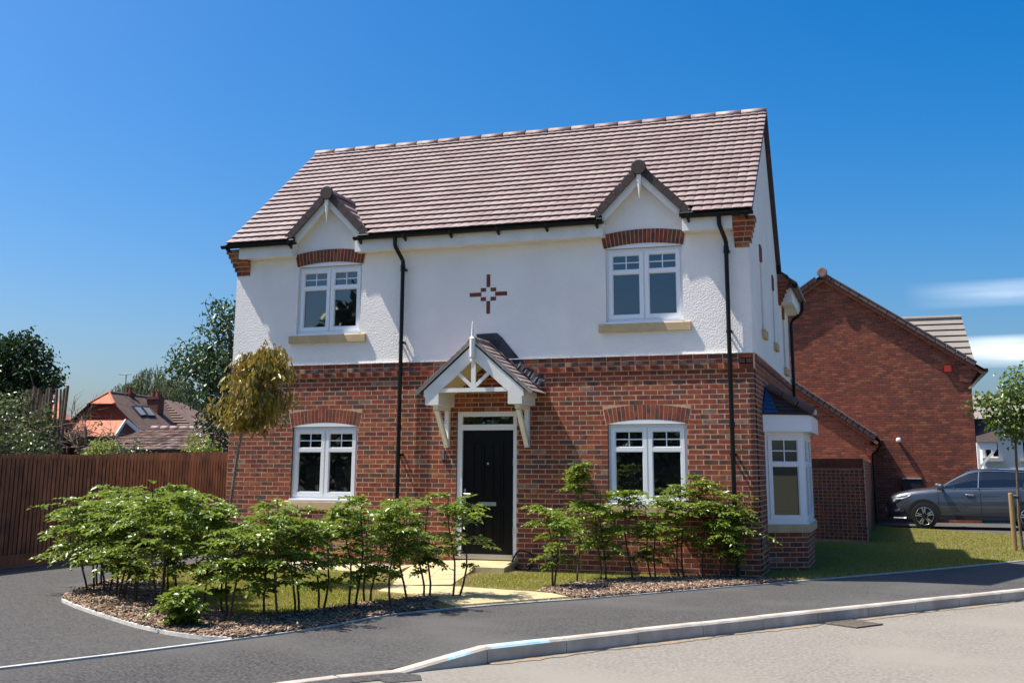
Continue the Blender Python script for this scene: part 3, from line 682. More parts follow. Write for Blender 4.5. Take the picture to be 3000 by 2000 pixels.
for xc in XW:
    for (zb, zt, wf, wa) in ((1.005, 2.178, -0.05, -0.0008), (3.775, 4.933, -0.035, 0.0185)):
        o = window(xc, zb, zt, wf)
        zs = zt+0.012; pts = [(xc+(RI-0.002)*math.sin(t), zs+RISE-RI+(RI-0.002)*math.cos(t)) for t in np.linspace(-0.194, 0.194, 15)]
        h = MB(); h.prism([(xc-0.6, zs-0.004), (xc+0.6, zs-0.004)]+pts[::-1], FRONT, -0.04, wa+0.001, UPVC); h.build('arched_head_panel', o)
        zs0, zs1 = (0.83, 0.966) if zb < 2 else (3.605, 3.742); ww = 0.05 if zb < 2 else 0.075
        s_ = MB(); s_.prism([(-0.1, zs0), (ww, zs0), (ww, zs1-0.018), (ww-0.012, zs1-0.006), (-0.1, zs1)], Fr((xc-0.725, 0, 0), (0, -1, 0), (1, 0, 0)), 0, 1.45, STONE)
        s_.build('sill', o)

# front door with its frame and top light
db = MB(); X0, X1 = 4.25, 5.26
db.lbox(FRONT, X0, X0+0.082, 0.11, 2.405, -0.1, -0.02, UPVC); db.lbox(FRONT, X1-0.058, X1, 0.11, 2.405, -0.1, -0.02, UPVC)
db.lbox(FRONT, X0+0.082, X1-0.058, 2.327, 2.405, -0.1, -0.02, UPVC); db.lbox(FRONT, X0+0.082, X1-0.058, 2.11, 2.2, -0.1, -0.02, UPVC)
door = db.build('front_door', house)
lf = MB(); a0, a1 = 4.333, 5.2
lf.lbox(FRONT, a0, a1, 0.19, 2.109, -0.11, -0.062, DOORB)
def moulding(x0, x1, z0, z1):
    t_ = 0.018
    for (u0, u1, v0, v1) in ((x0, x0+t_, z0, z1), (x1-t_, x1, z0, z1), (x0+t_, x1-t_, z0, z0+t_), (x0+t_, x1-t_, z1-t_, z1)): lf.lbox(FRONT, u0, u1, v0, v1, -0.062, -0.048, DOORB)
    lf.prism([(x0+0.045, z0+0.045), (x1-0.045, z0+0.045), (x1-0.045, z1-0.045), (x0+0.045, z1-0.045)], FRONT, -0.062, -0.054, DOORB)
for (x0, x1) in ((4.51, 4.70), (4.835, 5.025)): moulding(x0, x1, 1.045, 1.94); moulding(x0, x1, 0.335, 0.88)
lf.build('door_leaf', door)
b = MB(); b.lbox(FRONT, a0, a1, 2.202, 2.325, -0.075, -0.06, GLASS); b.build('pane', door, label='narrow glazed top light')
b = MB(); b.lbox(FRONT, 4.61, 4.91, 0.925, 0.985, -0.0615, -0.05, STEEL); b.build('letterbox', door)
b = MB(); b.lathe((4.765, 0.061, 1.583), [(0.02, 0), (0.016, 0.012), (0.006, 0.014)], 12, STEEL, (0, -1, 0)); b.build('door_viewer', door)
b = MB(); b.lbox(FRONT, 4.36, 4.395, 0.95, 1.19, -0.0615, -0.052, STEEL); b.tube([(4.378, 0.055, 1.11), (4.378, 0.005, 1.11), (4.41, -0.002, 1.11), (4.505, -0.002, 1.108)], 0.0095, 8, STEEL); b.build('door_handle', door)
b = MB(); b.lbox(FRONT, X0+0.005, X1-0.005, 0.112, 0.15, -0.12, 0.03, STEEL); b.lbox(FRONT, a0, a1, 0.15, 0.186, -0.1, 0.005, STEEL); b.build('threshold', door)
for z_ in (0.55, 1.6):
    b = MB(); b.lbox(FRONT, 5.203, 5.215, z_-0.06, z_+0.06, -0.022, -0.008, UPVC); b.build('hinge', door)
dbell = MB(); dbell.lbox(FRONT, 4.0, 4.04, 1.64, 1.80, 0.001, 0.035, GREYM); o = dbell.build('doorbell', house)
b = MB(); b.lbox(FRONT, 4.008, 4.032, 1.60, 1.64, 0.002, 0.02, CARB); b.build('bell_push', o)

# cross of eight dark bricks let into the render
orn = MB(); orn.lbox(FRONT, 4.72, 4.82, 4.26, 4.36, -0.02, 0.0186, RENDER); orn = orn.build('brick_ornament', house)
for (x0, x1, z0, z1, v) in ((4.738, 4.803, 4.428, 4.638, 1), (4.738, 4.803, 3.985, 4.195, 1), (4.443, 4.65, 4.275, 4.342, 1), (4.889, 5.097, 4.275, 4.342, 1),
                            (4.638, 4.73, 4.352, 4.415, 4), (4.81, 4.905, 4.352, 4.415, 3), (4.638, 4.73, 4.198, 4.263, 3), (4.81, 4.905, 4.198, 4.263, 4)):
    b = MB(); add_brick(b, FRONT, x0, x1, z0, z1, 0.023, BR[v]); b.build('brick', orn)

# corbels at both eaves ends
def corbel(xin, xout, sgn):
    c = MB(); c.box(min(xin, xin+sgn*0.02), max(xin, xin+sgn*0.02), -0.03, 0.1, 4.85, 5.3, MORTAR); o = c.build('corbel', house)
    for k in range(6):
        z0 = 4.852+0.075*k; py = 0.03+0.036*k; px = xout+sgn*0.024*k; x_in = xin
        m_ = px-sgn*(0.1+0.004*k)
        for (p_, q_) in ((min(px, m_+sgn*0.005), max(px, m_+sgn*0.005)), (min(m_-sgn*0.005, x_in), max(m_-sgn*0.005, x_in))):
            b = MB(); add_brick(b, FRONT, p_, q_, z0, z0+0.065, py, BR[random.choice([0, 2, 3, 6, 2]) ], dep=0.2); b.build('brick', o)
        b = MB(); b.lbox(FRONT, min(px, x_in)+0.003, max(px, x_in)-0.003, z0-0.0095, z0+0.07, -0.02, py-0.004, MORTAR); b.build('mortar_bed', o)
corbel(0.262, -0.005, -1); corbel(8.79, 9.01, 1)

# eaves: boxed white fascia and soffit, black gutters
for (x0, x1, l_, r_) in ((0.15, 1.2, 0, 1), (2.42, 6.76, 1, 1), (8.02, 8.79, 1, 0)):
    b = MB(); b.box(x0, x1, -0.235, -0.213, 5.115, 5.345, TIMBER_W); b.box(x0, x1, -0.2125, -0.019, 5.118, 5.132, TIMBER_W)
    if l_: b.box(x0, x0+0.012, -0.2125, -0.019, 5.1325, 5.34, TIMBER_W)
    if r_: b.box(x1-0.012, x1, -0.2125, -0.019, 5.1325, 5.34, TIMBER_W)
    b.build('fascia', house)
def gutter(x0, x1, y=-0.302, z=5.345, r_=0.058):
    g_ = MB(); seg = 10
    prof = [(y-r_*math.cos(PI*i/seg), z-r_*math.sin(PI*i/seg)*0.9) for i in range(seg+1)]
    inn = [(y-(r_-0.006)*math.cos(PI*i/seg), z-(r_-0.006)*math.sin(PI*i/seg)*0.9) for i in range(seg+1)][::-1]
    pl = prof+inn
    for i in range(seg):
        for (A, B) in (((prof[i], prof[i+1]), 0), ((inn[i], inn[i+1]), 0)): g_.face([(x0, *A[0]), (x0, *A[1]), (x1, *A[1]), (x1, *A[0])], BLACK)
    g_.face([(x0, *prof[0]), (x1, *prof[0]), (x1, *inn[-1]), (x0, *inn[-1])], BLACK)
    for xx in (x0, x1): g_.prism([(p[0], p[1]) for p in prof], Fr((xx-0.006, 0, 0), (0, 1, 0), (1, 0, 0)), 0, 0.012, BLACK)
    o = g_.build('gutter', house)
    n_ = max(2, int((x1-x0)/0.85)+1)
    for i in range(n_):
        xb = x0+0.1+(x1-x0-0.2)*i/(n_-1); b = MB()
        b.prism([(y-r_-0.004, z+0.004), (y-r_-0.004, z-0.03), (y-0.02, z-r_-0.012), (y+0.03, z-r_-0.03), (y+0.068, z-r_-0.05), (y+0.068, z+0.004), (y+r_, z), (y+r_*0.7, z-r_*0.62), (y, z-r_*0.92), (y-r_*0.7, z-r_*0.62), (y-r_, z)], Fr((xb-0.018, 0, 0), (0, 1, 0), (1, 0, 0)), 0, 0.036, BLACK)
        b.build('gutter_bracket', o)
    return o
gutter(-0.15, 1.3); gutter(2.44, 6.78); gutter(8.03, 9.11)
def downpipe(x, bottom, off=0.055):
    """swan neck from the gutter, pipe on the wall, brackets"""
    b = MB(); zt = 5.30; wy = -(0.02+off+0.03)
    b.tube([(x-0.0, -0.302, zt), (x, -0.302, zt-0.12), (x+0.012, -0.285, zt-0.17), (x+0.06, -0.15, zt-0.33), (x+0.068, wy, zt-0.38), (x+0.068, wy, 4.7)], 0.034, 12, BLACK)
    b.tube([(x+0.068, wy, 4.72), (x+0.064, wy, bottom)], 0.034, 12, BLACK)
    for z_ in (4.86, 2.2): b.tube([(x+0.068, wy, z_), (x+0.068, wy, z_-0.07)], 0.041, 12, BLACK)
    o = b.build('downpipe', house, smooth=False)
    for z_ in (4.78, 3.55, 1.72, 0.6):
        if z_ < bottom: continue
        c = MB(); c.lbox(FRONT, x+0.03, x+0.106, z_-0.022, z_+0.022, -wy+0.0, -wy+0.01, BLACK)
        c.lbox(FRONT, x+0.095, x+0.115, z_-0.02, z_+0.02, 0.0, -wy+0.0, BLACK); c.lbox(FRONT, x+0.024, x+0.04, z_-0.02, z_+0.02, 0.0, -wy, BLACK); c.build('pipe_bracket', o)
downpipe(3.2, -0.05); downpipe(8.60, -0.02)

# ------------------------------------------------------------------ main roof
TH_R = math.atan(0.81); CS, SN = math.cos(TH_R), math.sin(TH_R)
EY, EZ = -0.272, 5.372
LS = (RY-EY)/CS; NR = 21; GA = LS/NR
XL, XR = -0.1, 9.1; TW = (XR-XL)/30
rb = MB()
RF = Fr((0, EY, EZ), (1, 0, 0), (0, -SN, CS), (0, CS, SN))
gx = [(x-0.62, x+0.62) for x in XW]
for (a, b_, c, d_) in cells(XL+0.02, XR-0.02, 0.02, LS, [(a, b_, 0.0, 0.72) for (a, b_) in gx]): rb.lbox(RF, a, b_, c, d_, -0.06, 0.008, CARB)
rl = math.hypot(REY-RY, RZ-REZ)
RR = Fr((0, REY, REZ), (-1, 0, 0), (0, RZ-REZ, REY-RY), (0, RY-REY, RZ-REZ))
rb.lbox(RR, -XR+0.01, -XL-0.01, 0.0, rl+0.05, -0.05, 0.03, TILE_DK)
roof = rb.build('roof', house)
def tile_mesh(halves, m, wd=TW):
    b = MB(); k = b.mi(m); hw = TW/2; n_ = 4; x0 = -hw*halves/2
    for h in range(halves):
        a = x0+h*hw+0.0018; e = x0+(h+1)*hw-0.0018; i0 = len(b.v)
        for j in range(n_+1):
            s_ = j/n_; x = a+(e-a)*s_; cb = 0.007*(1-(2*s_-1)**2)-0.002*(s_ in (0, 1))
            fv = 0.004*(1-(2*s_-1)**2)
            b.v += [(x, 0.016-fv, 0.030), (x, -fv, 0.052+cb), (x, 0.235, 0.012+cb*0.8)]
        for j in range(n_):
            q = i0+j*3; b.f += [(q, q+3, q+4, q+1), (q+1, q+4, q+5, q+2)]; b.m += [k, k]
        q = i0+n_*3; b.f += [(i0, i0+1, i0+2), (q, q+2, q+1)]; b.m += [k, k]
    return b
_tm = {(h, i): tile_mesh(h, TILE[i]) for h in (1, 2) for i in range(3)}
_tme = {kk: v.mesh('roof_tile') for kk, v in _tm.items()}
tl = []
for r_ in range(NR):
    v = r_*GA; st = r_ % 2; c = []
    if st == 0: c = [(XL+TW*(i+0.5), 2) for i in range(30)]
    else: c = [(XL+TW*0.25, 1)]+[(XL+TW*(i+1), 2) for i in range(29)]+[(XR-TW*0.25, 1)]
    y = EY+(v+0.1)*CS; z = EZ+(v+0.1)*SN
    for (x, h) in c:
        skip = False
        for xc in XW:
            top = 6.2-1.0127*abs(x-xc)
            if abs(x-xc) < 0.80 and z < top-0.07 and not (r_ == 0 and abs(x-xc) > 0.74): skip = True
        if not skip: tl.append((x, v, h, random.choice([0, 0, 0, 1, 1, 2]), y, z))
tl.sort(key=lambda q: (Vector((q[0], q[4], q[5]))-CAM).length)
RM = Matrix((RF.U, RF.V, RF.N)).transposed().to_4x4(); trest = MB()
for i, (x, v, h, var, y, z) in enumerate(tl):
    p = RF.p(x, v+random.uniform(-0.002, 0.002), random.uniform(0, 0.0025)); mx4 = Matrix.Translation(p) @ RM @ Matrix.Rotation(random.uniform(-0.004, 0.004), 4, 'Z')
    if i < 300: put('roof_tile', _tme[(h, var)], roof, mx4)
    else:
        s_ = _tm[(h, var)]; i0 = len(trest.v); trest.v += [tuple(mx4 @ Vector(q)) for q in s_.v]; k = trest.mi(TILE[var])
        trest.f += [tuple(i0+a for a in f_) for f_ in s_.f]; trest.m += [k]*len(s_.f)
trest.build('roof_tile', roof, kind='stuff')
def half_round(L, r_, m, cap=False):
    b = MB(); k = b.mi(m); n_ = 9
    for u in (0, L):
        for i in range(n_+1): t_ = PI*i/n_; b.v += [(u, -r_*math.cos(t_), r_*math.sin(t_)*0.92)]
        for i in range(n_+1): t_ = PI*i/n_; b.v += [(u, -(r_-0.014)*math.cos(t_), (r_-0.014)*math.sin(t_)*0.92)]
    q = 2*(n_+1)
    for i in range(n_): b.f += [(i, i+1, q+i+1, q+i), (n_+1+i, q+n_+1+i, q+n_+2+i, n_+2+i), (i, n_+1+i, n_+2+i, i+1), (q+i, q+i+1, q+n_+2+i, q+n_+1+i)]; b.m += [k]*4
    b.f += [(0, q, q+n_+1, n_+1), (n_, n_+n_+1, q+n_+n_+1, q+n_)]; b.m += [k, k]
    return b
rme = half_round(0.448, 0.125, RIDGE).mesh('ridge_tile', True)
nrg = 20; rp_ = (XR-XL)/nrg
for i in range(nrg):
    put('ridge_tile', rme, roof, Matrix.Translation((XL+rp_*i+0.006, RY, 7.875+random.uniform(-0.004, 0.004))) @ Matrix.Rotation(random.uniform(-0.006, 0.006), 4, 'Y'))
b = MB(); b.box(XL+0.02, XR-0.02, RY-0.08, RY+0.08, 7.83, 7.95, CARB); b.build('ridge_bedding', roof)
# verge: dark undercloak below the tile ends, both gables, front and rear slope
b = MB()
for x in (XL, XR-0.035):
    c_ = MB(); c_.lbox(RF, x+0.004, x+0.031, 0.0, LS, -0.045, 0.012, TILE_DK); c_.build('undercloak', roof)
b.lbox(RR, -XR-0.002, -XR+0.06, -0.02, rl+0.02, -0.06, 0.05, TILE_DK); b.lbox(RR, -XR-0.002, -XR+0.1, -0.06, 0.12, -0.08, 0.055, BLACK)
b.build('verge', roof)

# ------------------------------------------------------------------ little gables over the upper windows
for xc in XW:
    gb = MB(); half = 0.80; ga_ = math.atan(1.0127); gl_ = half/math.cos(ga_)
    def vy(dx): return (6.2-1.0127*dx-5.40)/0.81-0.27
    for sg in (-1, 1):
        A = [(xc, -0.19, 6.165), (xc, vy(0)+0.1, 6.165), (xc+sg*half, -0.19, 5.37)]
        B = [(p[0], p[1], p[2]-0.03) for p in A]
        gb.face(A, CARB); gb.face(B, CARB)
    g_ = gb.build('gablet', house)
    for sg in (-1, 1):
        F_ = Fr((xc+sg*half, 0, 5.395), (0, 1, 0), (sg*math.sin(ga_), 0, math.cos(ga_)), (-sg*math.cos(ga_), 0, math.sin(ga_)))
        nr_ = 6; gg = gl_/nr_
        for j in range(nr_):
            dxm = half-(j+0.75)*gg*math.cos(ga_); y1 = vy(dxm)+0.06; y = -0.205-(0.0 if j % 2 else 0.153)
            while y < y1-0.03:
                a, c = max(y, -0.205), min(y+0.303, y1)
                if c-a > 0.05:
                    b = MB(); b.prism([(j*gg, 0.014), (j*gg+0.23, -0.012), (j*gg+0.23, 0.008), (j*gg, 0.036)], Fr(F_.o, F_.V, F_.U, F_.N), a, c-0.004, TILE[random.choice([0, 1])])
                    b.build('roof_tile', g_)
                y += 0.306
            b = MB(); b.lbox(F_, -0.24, -0.207, j*gg-0.006, (j+1)*gg-0.012, -0.075, 0.05-0.003*(j % 2), TILE_DK); b.lbox(F_, -0.2065, -0.13, j*gg-0.006, (j+1)*gg-0.012, 0.036, 0.049-0.003*(j % 2), TILE_DK)
            b.build('verge_tile', g_)
        X = lambda d_: xc+sg*d_
        b = MB(); b.prism([(X(0.745), 5.415), (X(0.0), 6.165), (X(0.0), 5.955), (X(0.615), 5.345), (X(0.745), 5.345)][::(1 if sg > 0 else -1)], FRONT, 0.155, 0.18, TIMBER_W); b.build('barge_board', g_)
        b = MB(); b.prism([(X(0.70), 5.35), (X(0.0), 6.06), (X(0.0), 6.04), (X(0.68), 5.345)][::(1 if sg > 0 else -1)], FRONT, 0.02, 0.154, TIMBER_W); b.build('soffit', g_)
        vp = [(X(d_), vy(d_)+0.02, 6.2-1.0127*d_+0.03) for d_ in np.linspace(0.0, 0.78, 6)]
        b = MB(); b.tube(vp, 0.013, 6, EDGING); b.build('valley_trim', g_)
    b = MB(); hr = half_round(1.0, 0.105, RIDGE)
    yy = -0.24
    for L in (0.45, 0.45):
        hr = half_round(L-0.008, 0.11, RIDGE); put('ridge_tile', hr.mesh('ridge_tile', True), g_, Matrix.Translation((xc, yy, 6.165)) @ Matrix.Rotation(PI/2, 4, 'Z')); yy += L
    b = MB(); b.lathe((xc, -0.238, 6.185), [(0.1, 0), (0.122, 0.004), (0.122, 0.03), (0.112, 0.034)], 18, TILE_DK, (0, -1, 0)); b.build('ridge_end_cap', g_)
    b = MB(); b.box(xc-0.034, xc+0.034, -0.25, -0.181, 5.955, 6.10, TIMBER_W)
    b.lathe((xc, -0.215, 5.685), [(0.004, 0), (0.034, 0.235), (0.04, 0.25), (0.028, 0.262), (0.03, 0.275)], 8, TIMBER_W); b.build('pendant_finial', g_)

# ------------------------------------------------------------------ porch canopy over the front door
XC, YF = 4.775, -0.70
cb = MB()
for sg in (-1, 1):
    X = lambda d_: XC+sg*d_
    def P_(l): return l[::(1 if sg > 0 else -1)]
    cb.prism(P_([(X(0.825), 2.70), (X(0.0), 3.415), (X(0.0), 3.175), (X(0.575), 2.675), (X(0.575), 2.48), (X(0.80), 2.48), (X(0.80), 2.60), (X(0.825), 2.60)]), FRONT, 0.645, 0.70, TIMBER_W)
canopy = cb.build('porch_canopy', house)
b = MB(); b.lbox(FRONT, XC-0.574, XC+0.574, 2.672, 2.736, 0.65, 0.693, TIMBER_W); b.build('tie_beam', canopy)
b = MB(); b.lbox(FRONT, XC-0.037, XC+0.037, 2.737, 3.2, 0.652, 0.69, TIMBER_W); b.build('king_post', canopy)
CSL = math.atan(0.867); cl = 0.97/math.cos(CSL)
for sg in (-1, 1):
    X = lambda d_: XC+sg*d_
    b = MB(); b.beam((X(0.275), -0.671, 2.985), (X(0.02), -0.671, 2.752), 0.052, 0.036, TIMBER_W, (0, 1, 0)); b.build('strut', canopy)
    b = MB(); xa, xb = sorted((X(0.577), X(0.797))); b.box(xa, xb, -0.644, -0.002, 2.482, 2.69, TIMBER_W); b.build('eaves_box', canopy)
    b = MB(); xa, xb = sorted((X(0.80), X(0.825))); b.box(xa, xb, -0.6445, -0.002, 2.60, 2.70, TIMBER_W); b.build('fascia', canopy)
    sb = MB(); nb = 9
    for i in range(nb):      # tongue and groove soffit boards
        ya, yb = -0.643+0.641*i/nb, -0.643+0.641*(i+1)/nb-0.004
        pts = [(X(0.575), 2.678), (X(0.0), 3.177), (X(0.0), 3.19), (X(0.575), 2.691)]
        sb.prism(pts if sg > 0 else pts[::-1], FRONT, -yb, -ya, CREAM)
    sb.build('soffit_board', canopy, kind='stuff')
    br_ = MB(); xa, xb = sorted((X(0.645), X(0.715)))
    br_.box(xa, xb, -0.085, -0.002, 1.835, 2.48, TIMBER_W); br_.box(xa-0.002, xb+0.002, -0.56, -0.086, 2.415, 2.4805, TIMBER_W)
    br_.beam(((xa+xb)/2, -0.50, 2.415), ((xa+xb)/2, -0.07, 1.885), 0.066, 0.07, TIMBER_W, (1, 0, 0)); br_.build('bracket', canopy)
    F_ = Fr((X(0.97), 0, 2.655), (0, 1, 0), (sg*math.sin(CSL), 0, math.cos(CSL)), (-sg*math.cos(CSL), 0, math.sin(CSL)))
    nr_ = 11; gg = cl/nr_
    dk = MB(); dk.lbox(F_, -0.70, -0.002, 0.02, cl, -0.012, 0.004, CARB); dk.build('roof_deck', canopy)
    for j in range(nr_):
        y = -0.735-(0.0 if j % 2 else 0.083)
        while y < -0.02:
            a, c = max(y, -0.735), min(y+0.164, -0.003)
            if c-a > 0.03:
                b = MB(); b.prism([(j*gg, 0.008+random.uniform(0, 0.004)), (j*gg+0.15, -0.004), (j*gg+0.15, 0.008), (j*gg, 0.024+random.uniform(0, 0.004))], Fr(F_.o, F_.V, F_.U, F_.N), a, c-0.003, TILE[random.choice([0, 1, 2])]); b.build('roof_tile', canopy)
            y += 0.166
    vm = MB(); nv = 26; pr_ = None        # rough mortar bedding along the verge
    for i in range(nv+1):
        t_ = cl*i/nv; th_ = 0.022+0.014*random.random(); q = [tuple(F_.p(-0.712-0.012*random.random(), t_, -0.03-0.008*random.random())), tuple(F_.p(-0.716-0.01*random.random(), t_, th_-0.012)), tuple(F_.p(-0.69, t_, th_-0.01)), tuple(F_.p(-0.69, t_, -0.03))]
        if pr_:
            for a in range(4): vm.face([pr_[a], q[a], q[(a+1) % 4], pr_[(a+1) % 4]], EDGING)
        pr_ = q
    vm.build('verge_mortar', canopy)
for i in range(2):
    hr = half_round(0.36, 0.085, RIDGE); put('ridge_tile', hr.mesh('ridge_tile', True), canopy, Matrix.Translation((XC, -0.735+0.366*i, 3.455)) @ Matrix.Rotation(PI/2, 4, 'Z'))
b = MB(); b.lathe((XC, -0.742, 3.125), [(0.012, 0), (0.034, 0.012), (0.038, 0.035), (0.028, 0.055), (0.028, 0.07), (0.048, 0.085), (0.048, 0.36), (0.05, 0.375), (0.036, 0.39), (0.026, 0.41), (0.011, 0.62), (0.004, 0.645)], 8, TIMBER_W); b.build('finial', canopy)
# dark lead flashing, dressed up the wall and over the tiles, its free edge crumpled
lb = MB()
lb.prism([(4.60, 3.52), (4.57, 3.655), (4.93, 3.665), (5.02, 3.585), (5.325, 3.225), (5.22, 3.06), (4.80, 3.47)][::-1], FRONT, 0.02, 0.032, LEAD)
rgt = Fr((XC+0.97, 0, 2.655), (0, 1, 0), (math.sin(CSL), 0, math.cos(CSL)), (-math.cos(CSL), 0, math.sin(CSL)))
vv = []; nv, nu = 16, 5
for i in range(nv+1):
    for j in range(nu+1):
        t_ = 0.10+(cl-0.10)*i/nv; u = -0.02-0.17*j/nu*(0.8+0.2*math.sin(i*1.3)); vv.append(rgt.p(u, t_, 0.036+0.012*math.sin(i*2.1+j*1.3)*(j < nu)+0.012*(1-j/nu)))
for i in range(nv):
    for j in range(nu): lb.face([vv[i*(nu+1)+j], vv[(i+1)*(nu+1)+j], vv[(i+1)*(nu+1)+j+1], vv[i*(nu+1)+j+1]], LEAD)
vv = []; n_ = 18            # crumpled stepped flashing on the brickwork
for i in range(n_+1):
    s_ = i/n_; x = 5.30+0.36*s_; z = 3.12-0.34*s_; f_ = 0.022+0.022*abs(math.sin(i*1.9))+0.012*random.random()
    up_ = 0.15-0.05*s_+0.035*(i % 5 == 0)
    vv.append([Vector((x-0.10, -0.06, z-0.10)), Vector((x, -0.025-f_, z)), Vector((x+0.03, -0.012-f_*0.6, z+up_*0.5)), Vector((x+0.08+0.02*random.random(), -0.006-0.02*random.random(), z+up_))])
for a, c in zip(vv, vv[1:]):
    for j in range(3): lb.face([a[j], c[j], c[j+1], a[j+1]], LEAD)
lb.build('lead_flashing', canopy)

# ------------------------------------------------------------------ bay window on the side wall
BA, BB_, BC, BD = Vector((9.0, 1.2, 0)), Vector((9.57, 1.5, 0)), Vector((9.57, 3.1, 0)), Vector((9.0, 3.42, 0))
segs = [(BA, BB_), (BB_, BC), (BC, BD)]
def segfr(a, c):
    U = (c-a).normalized(); return Fr(a, U, (U.y, -U.x, 0)), (c-a).length
bm_ = MB()
for (a, c) in segs:
    F_, L = segfr(a, c); bm_.lbox(F_, 0, L, -0.3, 0.55, -0.1, -0.0012, MORTAR)
bay = bm_.build('bay_window', house)
brs = MB()
for si, (a, c) in enumerate(segs):
    F_, L = segfr(a, c)
    for k in range(12):
        v1 = 0.547-0.075*k; v0 = v1-0.065
        for (p, q) in course(0, L, 0.0 if k % 2 else 0.1125): add_brick(brs, F_, p, q, v0, v1, 0.0, BR[brick_pick()])
brs.build('brick', bay, kind='stuff')
def outset(o_):
    return [Vector((9.0, 1.2-o_*1.12, 0)), Vector((9.57+o_, 1.5-o_*0.5, 0)), Vector((9.57+o_, 3.1+o_*0.5, 0)), Vector((9.0, 3.42+o_*1.12, 0))]
def ring(mb, o_, z0, z1, m, inner=None):
    P = outset(o_); lo = [(*p[:2], z0) for p in P]; hi = [(*p[:2], z1) for p in P]
    mb.face(hi, m); mb.face(lo[::-1], m)
    for i in range(3): mb.face([lo[i], lo[i+1], hi[i+1], hi[i]], m)
b = MB(); ring(b, 0.055, 0.55, 0.675, STONE); b.build('sill', bay)
b = MB(); ring(b, 0.03, 0.6755, 0.70, UPVC); b.build('cill', bay)
b = MB(); ring(b, 0.14, 2.10, 2.36, UPVC); b.build('fascia', bay)
b = MB(); ring(b, 0.02, 2.08, 2.0995, UPVC); b.build('window_head', bay)
for si, (a, c) in enumerate(segs):
    F_, L = segfr(a, c); b = MB(); f = 0.05
    for (u0, u1, v0, v1) in ((0.0, f, 0.7005, 2.0795), (L-f, L, 0.7005, 2.0795), (f, L-f, 0.7005, 0.7505), (f, L-f, 2.0295, 2.0795)): b.lbox(F_, u0, u1, v0, v1, -0.07, -0.002, UPVC)
    if si == 1: b.lbox(F_, L/2-0.04, L/2+0.04, 0.7505, 2.0295, -0.07, -0.002, UPVC)
    b.build('window_frame', bay)
    if si == 1:
        for (u0, u1) in ((f-0.006, L/2-0.03), (L/2+0.03, L-f+0.006)): glazing(F_, bay, u0, u1, 0.744, 2.036, 0.012, split=0.66)
    else: glazing(F_, bay, f-0.006, L-f+0.006, 0.744, 2.036, 0.012, split=0.66)
E_ = [Vector((*p[:2], 2.362)) for p in outset(0.17)]; T1, T2 = Vector((9.022, 1.5, 2.80)), Vector((9.022, 3.1, 2.80))
tr = MB(); nrow = 7
def lerp(a, c, t_): return a+(c-a)*t_
for i in range(nrow):
    t0, t1 = i/nrow, (i+1)/nrow
    for (a, c, ta, tc) in ((E_[0], E_[1], T1, T1), (E_[1], E_[2], T1, T2), (E_[2], E_[3], T2, T2)):
        nrm = (c-a).cross(ta-a).normalized(); nrm = nrm if nrm.z > 0 else -nrm
        p0, p1, p2, p3 = lerp(a, ta, t0)+nrm*0.024, lerp(c, tc, t0)+nrm*0.024, lerp(c, tc, t1)+nrm*0.006, lerp(a, ta, t1)+nrm*0.006
        tr.face([p0, p1, p2, p3], TILE_DK); tr.face([lerp(a, ta, t0), lerp(c, tc, t0), p1, p0], TILE_DK)
tr.face([p for p in E_], CARB)
tr.build('roof_tile', bay, kind='stuff')
HIPM = mat('hip_tile', (0.12, 0.075, 0.065), (0.09, 0.055, 0.05), 8, 0.6)
for i in range(3):
    p, q = lerp(E_[1], T1, i/3+0.01)+Vector((0.02, -0.02, 0.03)), lerp(E_[1], T1, (i+1)/3-0.012)+Vector((0.02, -0.02, 0.03))
    b = MB(); b.tube([p, q], [0.07, 0.064], 10, HIPM); b.build('hip_tile', bay)
b = MB(); b.lathe(E_[1]+Vector((0.03, -0.01, 0.0)), [(0.03, 0), (0.04, 0.05), (0.02, 0.09)], 6, EDGING); b.build('hip_iron', bay)
nrm = (E_[1]-E_[0]).cross(T1-E_[0]).normalized(); nrm = nrm if nrm.z > 0 else -nrm
b = MB(); w0, w1 = lerp(E_[0], E_[1], 0.0), lerp(E_[0], E_[1], 0.30)
for i in range(6):
    t0, t1 = i/6*0.93, (i+1)/6*0.93
    b.face([lerp(w0, T1, t0)+nrm*0.032, lerp(w1, lerp(T1, w0, 0.0), t0)+nrm*0.034, lerp(w1, T1, t1)+nrm*0.026, lerp(w0, T1, t1)+nrm*0.026], BLUEFILM)
b.tube([w0+Vector((0.012, -0.01, 0.03)), T1+Vector((0.012, -0.012, 0.03))], 0.022, 6, BLUEFILM); b.build('blue_flashing_film', bay)

# side windows high in the white wall
for i, (y0, y1, z0, z1) in enumerate(SW):
    b = MB(); f = 0.045
    for q in ((y0+.001, y0+f, z0, z1), (y1-f, y1-.001, z0, z1), (y0+f, y1-f, z0, z0+f), (y0+f, y1-f, z1-f, z1)): b.lbox(SIDE, *q, -0.12, -0.05, UPVC)
    o = b.build('side_window', house)
    b = MB(); b.lbox(SIDE, y0+f, y1-f, z0+f, z1-f, -0.1, -0.09, GLASS); b.build('pane', o)
    b = MB(); b.lbox(SIDE, y0-0.09, y1+0.09, z0-0.13, z0+0.004, -0.05, 0.075, STONE); b.build('sill', o)
    b = MB(); n_ = max(4, int((y1-y0+0.06)/0.075))
    o2 = b.lbox(SIDE, y0-0.03, y1+0.03, z1, z1+0.2, 0.0, 0.022, MORTAR).build('brick_head', o)
    for j in range(n_):
        a = y0-0.03+(y1-y0+0.06)*j/n_; c = a+(y1-y0+0.06)/n_
        h = z1+0.225+0.035*(1-((j+0.5)/n_*2-1)**2); MBb = MB(); MBb.lbox(SIDE, a+0.005, c-0.005, z1+0.002, h, 0.0, 0.032, BR[1]); MBb.build('brick', o)
